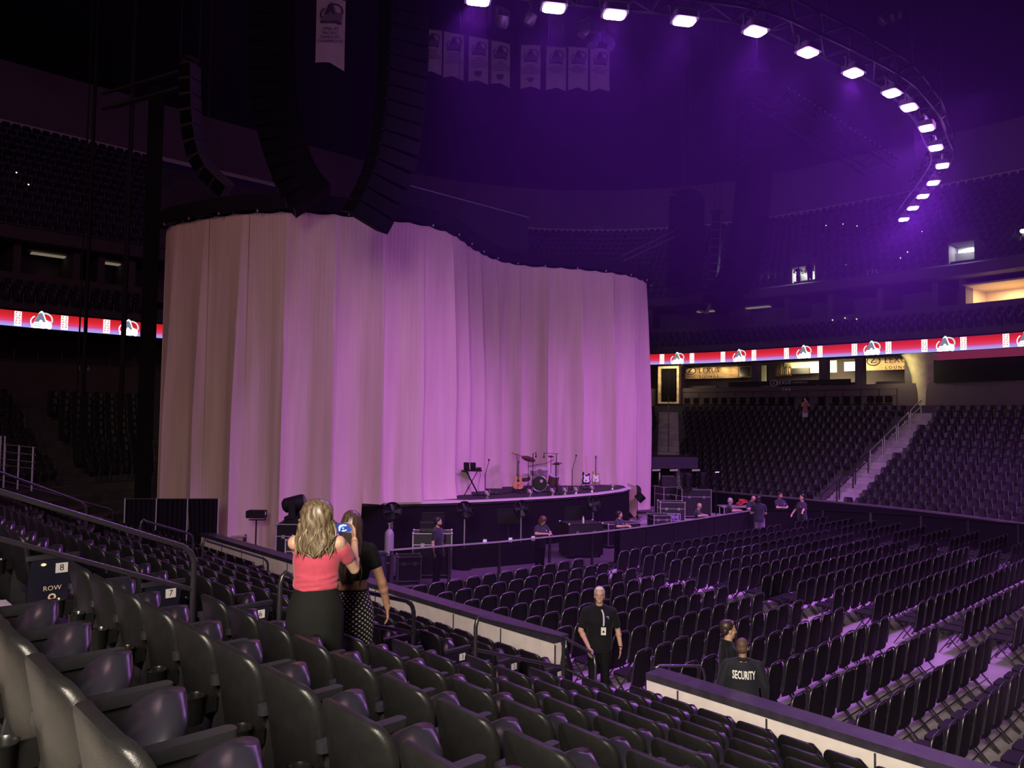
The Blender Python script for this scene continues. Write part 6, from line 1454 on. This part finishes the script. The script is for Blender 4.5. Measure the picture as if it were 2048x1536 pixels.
def long_hair(t, hd, k, mt, zend, wid, waves, seed, mt2=None):
    """thick hair from the crown down the back, grooved into locks"""
    rnd = random.Random(seed); m = MB(); n = 56; rows = 22; vs = []
    top, bot = .120, zend
    for j in range(rows+1):
        g = j/rows; z = top+(bot-top)*g
        dome = math.sqrt(max(0, 1-(1-min(1, g*3.4))**2))
        rx = (.020+(wid-.020)*dome)*(1+.16*math.sin(min(1, g*1.5)*math.pi*.5)*g) * (1 if g < .82 else 1-.62*((g-.82)/.18)**1.4); ry = (.016+(.064-.016)*dome)*(1-.38*g)
        cy = -.010-.035*g
        for i in range(n):
            a = 2*math.pi*i/n
            gr = 1+.07*g**.4*math.sin(a*13+2.2*math.sin(g*waves)+seed)+.05*g*math.sin(a*23+g*9)
            off = .012*g*math.sin(g*waves*1.6+a*3)
            y = cy+ry*math.sin(a)*gr
            if math.sin(a) > .15 and g < .75 and g > .12: y = cy+ry*.15*gr+.010*(1-g)   # open at the face side
            vs.append(tuple(hd(rx*math.cos(a)*gr+off, y, z)))
    m.add(vs, [(j*n+i, j*n+(i+1) % n, (j+1)*n+(i+1) % n, (j+1)*n+i) for j in range(rows) for i in range(n)]+[tuple(range(n)), tuple(reversed(range(rows*n, rows*n+n)))])
    m.build('hair', mt, t, 80)
    for q in range(26):   # loose curling locks
        a = math.pi*(1.0+q/25*1.0)+rnd.uniform(-.05, .05); r0 = wid*rnd.uniform(.98, 1.10); z0 = top-(top-bot)*rnd.uniform(.35, .5); ze = bot+(top-bot)*rnd.uniform(-.05, .10)
        pts, rs = [], []
        for s in range(19):
            f = s/18; w_ = .0075*math.sin(f*min(waves, 5)*1.7+q); pts.append(tuple(hd((r0*(1+.10*f))*math.cos(a)+w_, -.012-.03*f+(.060-.018*f)*math.sin(a)+w_*.4, z0+(ze-z0)*f))); rs.append((.0105*(1-f**2.5)+.0012)*k*.55)
        m = MB(); m.tube(pts, rs, 7); m.build('hair_lock', mt2 if (mt2 and q % 3 == 0) else mt, t, 80)
def hairmat(name, c1, c2, sc=22):
    m = mat(name, c1, .38, col2=c2, scale=sc, stretch=(3, 3, .35), spec=.6); return m
rel = (0, .3, -1)
def hang(H, s=1, out=.04, fwd=0.0, bend=.03, sh=None):  # relaxed hanging arm
    x = (.118*H)*s; return ((x+out*s*.6, -.02+fwd*.4, .63*H), (x+out*s, bend+fwd, .485*H), (0, .12, -1), (-s, 0, 0), .35)
def spot_dir(fx, fy): return math.atan2(fy, fx)-math.pi/2
polo = mat('polo_black', (.007, .007, .010), .85, sheen=.06, spec=.2); navy = mat('shirt_navy', (.016, .015, .028), .85, sheen=.15); trouser = mat('trouser_black', (.006, .006, .007), .85, spec=.2)
jacketm = mat('jacket_dark', (.013, .014, .021), .75, sheen=.05, spec=.25); brownhair = hairmat('hair_dark', (.05, .028, .022), (.02, .012, .01)); greyhair = hairmat('hair_white', (.62, .55, .52), (.42, .36, .34)); blackhair = mat('hair_black', (.014, .011, .010), .45)
blonde = hairmat('hair_blonde', (.185, .135, .078), (.055, .036, .019), 26); blonde2 = hairmat('hair_blonde_light', (.30, .235, .15), (.13, .095, .053), 26); brun = hairmat('hair_brunette', (.085, .048, .036), (.038, .022, .018), 24); brun2 = hairmat('hair_brunette_tip', (.26, .19, .11), (.11, .07, .04), 24)
pink = mat('pink_knit', (.42, .045, .085), .8, var=.06, scale=30, bump=.2, bscale=120, sheen=.2)
blackskirt = mat('skirt_black', (.006, .0065, .0065), .85, spec=.2)
dots = bpy.data.materials.new('skirt_dots'); dots.use_nodes = True; nt = dots.node_tree; bs = nt.nodes['Principled BSDF']; uvn = nt.nodes.new('ShaderNodeUVMap'); uvn.uv_map = 'uv'
mpn = nt.nodes.new('ShaderNodeMapping'); mpn.inputs['Rotation'].default_value = (0, 0, R(45)); mpn.inputs['Scale'].default_value = (.72, .72, 1); fr = nt.nodes.new('ShaderNodeVectorMath'); fr.operation = 'FRACTION'
ds_ = nt.nodes.new('ShaderNodeVectorMath'); ds_.operation = 'DISTANCE'; ds_.inputs[1].default_value = (.5, .5, 0); lt_ = nt.nodes.new('ShaderNodeMath'); lt_.operation = 'LESS_THAN'; lt_.inputs[1].default_value = .27
mx = nt.nodes.new('ShaderNodeMix'); mx.data_type = 'RGBA'; mx.inputs[6].default_value = (.012, .011, .013, 1); mx.inputs[7].default_value = (.72, .70, .68, 1)
nt.links.new(uvn.outputs[0], mpn.inputs[0]); nt.links.new(mpn.outputs[0], fr.inputs[0]); nt.links.new(fr.outputs[0], ds_.inputs[0]); nt.links.new(ds_.outputs['Value'], lt_.inputs[0]); nt.links.new(lt_.outputs[0], mx.inputs[0]); nt.links.new(mx.outputs[2], bs.inputs['Base Color']); bs.inputs['Roughness'].default_value = .85

# blonde woman filming with a phone, seen from behind
WB = Vector((2.83, 5.03, TREAD[7])); WR = spot_dir(.62, .78); H = 1.585
armR = ((.255, .14, 1.06), (.222, .385, 1.235), (-.16, .22, .95), (-.85, -.5, 0), .45)
armL = ((-.06, .28, 1.08), (.022, .42, 1.235), (.12, .2, .95), (.85, -.5, 0), .45)
t, up, hd, U = person('woman in a pink off-shoulder top and long black skirt filming with a phone', WB, WR, H, skin_pale, (armR, armL), pink, None, fat=1.20, female=True, skirt=blackskirt, top='offshoulder', sleeve=.55, voxel=.009, haircut='long', hair=None)
long_hair(t, hd, H, blonde, -.135, .072, 9.0, 2, blonde2)
m = MB(); wv = Vector(armR[1]); ev = Vector(armR[0]); ax = (wv-ev).normalized(); c_ = wv-ax*.035; q = ax.to_track_quat('Z', 'Y').to_matrix()
m.tube([tuple(c_+q @ Vector((.031*math.cos(a), .031*math.sin(a), 0))) for a in [2*math.pi*s/16 for s in range(16)]], .0035, 6, closed=True); m.build('bracelet', mat('gold', (.7, .5, .25), .3, .9), t, 60)
BM = Matrix.Translation(WB) @ Matrix.Rotation(WR, 4, 'Z')
ph = thing('phone', 'phone with a bright blue screen held up by the woman in pink', 'phone', (0, 0, 0)); ph.matrix_world = BM @ Matrix.Translation((.125, .412, 1.325)) @ Matrix.Rotation(R(-12), 4, 'X') @ Matrix.Rotation(R(-4), 4, 'Y')
m = MB(); m.prism(rrect(.150, .078, .010, 3), -.004, .004, lambda a, b, h: (a, h, b)); m.build('case', blackgloss, ph, 40)
m = MB(); m.prism(rrect(.140, .070, .006, 2), -.0052, -.0042, lambda a, b, h: (a, h, b)); m.build('screen', emat('phone_blue', (.03, .07, .42), 1.1), ph)
m = MB()
for pl_ in ([(-.028,-.024),(-.018,-.024),(-.014,.0),(.004,.012),(.03,.010),(.034,.020),(.008,.026),(-.018,.022),(-.030,.008)], [(-.008,-.026),(.004,-.014),(.016,-.020),(.030,-.012),(.032,-.024),(.012,-.030)], [(-.004,.0),(.010,.002),(.014,-.008),(.0,-.008)]): m.prism(pl_, -.0066, -.0054, lambda a, b, h: (a, h, b))
m.build('screen_image', emat('phone_white', (.75, .85, 1.0), 1.1), ph)
# brunette in a polka dot skirt
WB2 = Vector((3.60, 5.81, TREAD[6])); H2 = 1.70
t, up, hd, U = person('woman with long brown hair, black crop top and polka dot skirt', WB2, spot_dir(.66, .75), H2, skin_tan,
    (((.27, -.02, 1.10), (.315, .05, .87), (.05, .25, -1), (-1, 0, 0), .35), ((-.22, .06, 1.10), (-.20, .2, .92), (0, .4, -1), (1, 0, 0), .35)), mat('crop_black', (.007, .007, .008), .85, spec=.2), None, fat=1.12, female=True, skirt=dots, top='crop', sleeve=.42, voxel=.009, haircut='long')
long_hair(t, hd, H2, brun, -.235, .054, 4.0, 4, brun2)
m = MB(); wv = Vector((.315, .05, .87)); m.tube([tuple(wv+Vector((.030*math.cos(a), .030*math.sin(a), .02))) for a in [2*math.pi*s/16 for s in range(16)]], .003, 6, closed=True); m.build('bracelet', mat('pale_band', (.6, .5, .5), .5), t, 60)
# man with lanyard looking up
H3 = 1.78; P3 = Vector((9.27, 7.80, 0))
t, up, hd, U = person('white-haired man in glasses and black polo with a lanyard pass, looking up', P3, spot_dir(-.72, -.69), H3, skin_pale,
    (((.285, .04, 1.13), (.17, .25, .94), (-.12, .25, -1), (-.6, -.6, 0), .30), ((-.29, -.05, 1.13), (-.33, .03, .88), (.10, .25, -1), (1, 0, 0), .2)), polo, trouser, fat=1.24, top='polo', look=(R(-4), R(15)), voxel=.009, hair=greyhair, haircut='short', glasses=True, sleeve=.72)
shirt_o = [c for c in t.children if c.name.startswith('shirt')][0]
def on_surface(objs, o, d, fallback):
    best = None
    for ob in objs:
        hit_, loc_, nr_, _ = ob.ray_cast(Vector(o), Vector(d))
        if hit_ and (best is None or (loc_-Vector(o)).length < (best[0]-Vector(o)).length): best = (loc_, nr_)
    return best or (Vector(fallback), Vector((0, 1, 0)))
bpy.context.view_layer.update()
pts = []
for x, z in ((-.03, 1.46), (-.055, 1.40), (-.06, 1.34), (-.06, 1.28), (-.055, 1.23)):
    pts.append(on_surface([shirt_o], (x, .8, z), (0, -1, 0), (x, .14, z))[0]+Vector((0, .006, 0)))
for ofs, nm in ((0, 'lanyard'), (.03, 'lanyard')):
    m = MB(); vs = []
    for p in pts: vs += [tuple(p+Vector((-.011+ofs*0, 0, 0))), tuple(p+Vector((.011, 0, 0)))]
    if ofs == 0: m.add(vs, [(2*i, 2*i+1, 2*i+3, 2*i+2) for i in range(len(pts)-1)]); m.build('lanyard', mat('lanyard_pale', (.55, .55, .70), .7), t)
p = pts[-1]; m = MB(); m.box(tuple(p+Vector((0, .012, -.075))), (.075, .004, .115)); m.build('pass_card', mat('pass_white', (.75, .74, .60), .4), t)
m = MB(); m.add([tuple(p+Vector((x, .0148, z))) for x, z in ((-.022, -.095), (.022, -.095), (.0, -.055))], [(0, 1, 2)]); m.build('pass_emblem', black, t)
q = on_surface([shirt_o], (-.115, .8, 1.36), (0, -1, 0), (-.11, .14, 1.36))[0]
for k in range(3): m = MB(); m.box(tuple(q+Vector((0, .004, -.018*k))), (.05, .004, .009)); m.build('shirt_print', mat('print_violet', (.35, .30, .65), .6), t)
wv = Vector((-.33, .03, .90)); m = MB(); m.tube([tuple(wv+Vector((.032*math.cos(a), .032*math.sin(a), .0))) for a in [2*math.pi*s/16 for s in range(16)]], .008, 6, closed=True); m.build('watch_strap', black, t, 60)
# two men by the boards
H4 = 1.73; P4 = Vector((9.22, 5.53, 0))
t, up, hd, U = person('dark-haired smiling man in a dark polo turned towards the chairs', P4, spot_dir(.55, -.55), H4, skin_pale,
    (hang(H4, 1, .05, .02), hang(H4, -1, .05, -.02)), polo, trouser, fat=1.12, top='polo', look=(R(6), 0), voxel=.009, hair=brownhair, haircut='short', sleeve=.66)
H5 = 1.60; P5 = Vector((9.02, 5.21, 0))
t, up, hd, U = person('short-haired guard in a dark jacket lettered across the back', P5, spot_dir(.80, .62), H5, skin_brown,
    (((.27, -.02, 1.02), (.30, .10, .80), (0, .2, -1), (-1, 0, 0), .4), ((-.27, -.02, 1.02), (-.27, .12, .80), (0, .2, -1), (1, 0, 0), .4)), jacketm, trouser, fat=1.38, top='jacket', look=(R(-22), R(-4)), voxel=.009, hair=mat('hair_buzz', (.10, .055, .04), .6), haircut='crop', sleeve=1.35)
bpy.context.view_layer.update()
jk = [c for c in t.children if c.name.startswith('jacket')][0]
me = text_mesh('SECURITY', .118, sp=1.04, bold=.003); me.materials.clear()
bm = bmesh.new(); bm.from_mesh(me); bmesh.ops.subdivide_edges(bm, edges=bm.edges, cuts=2); bm.to_mesh(me); bm.free()
for v in me.vertices:
    x, z = v.co.x*.52, 1.17+v.co.y*1.15; h_ = on_surface([jk], (x, -1.0, z), (0, 1, 0), (x, -.17, z))[0]; v.co = h_+Vector((0, -.005, 0))
link('lettering', me, whitetext, t)
# guards and crew along the barricade
def guard(lab, x, y, face, H, arms, **kw):
    kw.setdefault('voxel', .018); kw.setdefault('top', 'polo'); kw.setdefault('hair', blackhair); kw.setdefault('fat', 1.12)
    shirt = kw.pop('shirt', navy); tr = kw.pop('trousers', trouser); sk_ = kw.pop('skin', skin_pale)
    t, up, hd, U = person(lab, (x, y, kw.pop('z', 0)), spot_dir(*face), H, sk_, arms, shirt, tr, **kw)
    bpy.context.view_layer.update()
    s_ = [c for c in t.children if c.name.startswith('shirt')]
    if s_:
        for k in range(2):
            q = on_surface(s_, (-.07*H, .8, (.755-.012*k)*H), (0, -1, 0), (-.07*H, .14, .755*H))[0]; m = MB(); m.box(tuple(q+Vector((0, .006, 0))), (.06 if k else .045, .006, .014)); m.build('chest_print', mat('print_pale', (.6, .55, .75), .6), t)
    return t
def rest(H, y=.36, z=1.20, w=.10, el=.26):  # forearms resting on the rail, hands together
    return (((el, .12, z-.02), (w*.5, y, z), (-.8, .5, 0), (-.2, 0, -1), .5), ((-el, .12, z-.02), (-w*.5, y, z), (.8, .5, 0), (.2, 0, -1), .5))
guard('bearded guard in a dark polo standing behind the see-through barricade', 12.62, 16.15, (.35, -.75), 1.76, (hang(1.76, 1, .06), hang(1.76, -1, .06)), beard=blackhair, look=(R(25), 0))
guard('guard with shoulder-length brown hair looking down over folded hands on the barricade', 15.62, 15.33, (-.1, -.9), 1.66, rest(1.66, .40, 1.20), hair=mat('hair_auburn', (.10, .04, .03), .5), haircut='bob', look=(R(25), R(-28)), female=True, lean=.10)
guard('guard gazing upward with folded hands on the barricade', 18.65, 14.98, (.15, -.9), 1.62, rest(1.62, .38, 1.19), look=(R(35), R(12)), lean=.10)
guard('bald guard leaning on the solid barricade beside the cases', 23.0, 15.05, (.35, -.8), 1.58, rest(1.58, .34, 1.17), hair=None, look=(R(20), R(-10)), lean=.14)
guard('grey-haired man in glasses leaning on the barricade by the metal table', 25.1, 15.10, (.55, -.75), 1.62, (((.27, .15, 1.17), (.22, .42, 1.19), (.2, 1, 0), (0, 0, -1), .3), ((-.27, .12, 1.17), (-.16, .40, 1.19), (.4, 1, 0), (0, 0, -1), .3)), hair=mat('hair_silver', (.4, .36, .36), .5), haircut='crop', glasses=True, look=(R(10), 0), lean=.16)
guard('guard with a dark bun standing with her back to the chairs in grey striped trousers', 25.75, 14.22, (.75, .55), 1.72, rest(1.72, .32, 1.10), trousers=mat('trouser_stripe', (.12, .09, .14), .8), hair=blackhair, haircut='bob', look=(R(-35), 0))
guard('balding guard bending his head over the barrier corner', 26.55, 15.05, (-.1, -.9), 1.66, rest(1.66, .34, 1.16), hair=brownhair, haircut='bald_sides', look=(0, R(-38)), lean=.18)
guard('dark-haired guard with folded arms behind the barrier corner', 27.75, 14.45, (-.3, -.9), 1.72, rest(1.72, .28, 1.18), beard=mat('beard_brown', (.06, .035, .03), .6), look=(R(10), R(-6)), hair=brownhair)
guard('capless stocky guard reaching one arm along the barrier and one hand on his hip', 27.15, 13.28, (-.75, .55), 1.78, (((.36, .08, 1.16), (.30, .26, .98), (-.8, .5, -.2), (0, -.4, -1), .5), ((-.30, .10, 1.24), (-.50, .26, 1.17), (-.9, .3, -.2), (0, 0, -1), .2)), fat=1.25, look=(R(15), 0), top='shirt')
# people up in the stands
p = hit(EDGE[12]+.25, 1610, 835)[0]
guard('woman in pale jeans standing among the empty far seats holding her phone up', p.x, p.y, (-.75, -.65), 1.66, (((.22, .14, 1.14), (.06, .30, 1.36), (-.2, .1, 1), (0, 1, 0), .4), ((-.22, .14, 1.14), (-.06, .30, 1.36), (.2, .1, 1), (0, 1, 0), .4)), z=TREAD[13]+.0, shirt=mat('tank_rust', (.30, .12, .10), .8), trousers=mat('jeans_pale', (.40, .40, .55), .8), haircut='long', hair=None, female=True, top='shirt', sleeve=.22, voxel=.022)
MB().ball(tuple(Vector((p.x, p.y, TREAD[13]+1.58))), (.115, .115, .13), 10, 8)
for i, (u, x_, lab, ac) in enumerate(((1597, 0.27, 'silhouetted person with hands on hips in the lit upper doorway', 1), (1620, 0.72, 'taller silhouetted person standing in the lit upper doorway', 0))):
    a = hit(18.5, u, 573)[0]; Hh = 1.62 if ac else 1.85
    z0 = d1.location.z
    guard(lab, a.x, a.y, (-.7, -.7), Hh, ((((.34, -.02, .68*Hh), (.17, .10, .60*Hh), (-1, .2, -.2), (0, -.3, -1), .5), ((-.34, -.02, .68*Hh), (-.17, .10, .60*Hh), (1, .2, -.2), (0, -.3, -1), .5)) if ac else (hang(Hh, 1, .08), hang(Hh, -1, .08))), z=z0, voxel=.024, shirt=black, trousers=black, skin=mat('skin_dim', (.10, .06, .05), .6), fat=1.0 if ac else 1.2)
# ---------------------------------------------------------------- railings of the end stands
t = thing('parapet_railing', 'thin two-bar railing along the parapet of the end stands', 'railing', (0, 0, 0))
pp = [hit(13.9, u, 700+u*.1)[0] for u in range(-20, 275, 24)]
for dz in (.62, .18): MB().tube([(p.x, p.y, 6.75+dz) for p in pp], .022, 5).build('rail', railmetal, t)
for p in pp[::2]: MB().cyl((p.x, p.y, 6.75), (p.x, p.y, 7.37), .02, 6).build('post', railmetal, t)
t = thing('platform_railing', 'pale barred railing of a platform at the frame edge below the end stands', 'railing', tuple(CP+ray(30, 930)*17)); b_ = Vector(t.location)
q = [(CP+ray(u, v)*17)-b_ for u, v in ((-40, 884), (72, 896))]
for dz in (0, -.16, -.32, -.46): MB().tube([tuple(q[0]+Vector((0, 0, dz))), tuple(q[1]+Vector((0, 0, dz)))], .014, 6).build('rail', railmetal, t)
for f in (.45, .7, .95): p = q[0]+(q[1]-q[0])*f; MB().cyl(tuple(p+Vector((0, 0, .02))), tuple(p+Vector((0, 0, -.95))), .018, 6).build('post', alu, t)
for u in (2, 10):
    p = (CP+ray(u, 872)*17)-b_; MB().cyl(tuple(p), tuple(p+Vector((0, 0, -.75))), .016, 6).build('upright', alu, t)
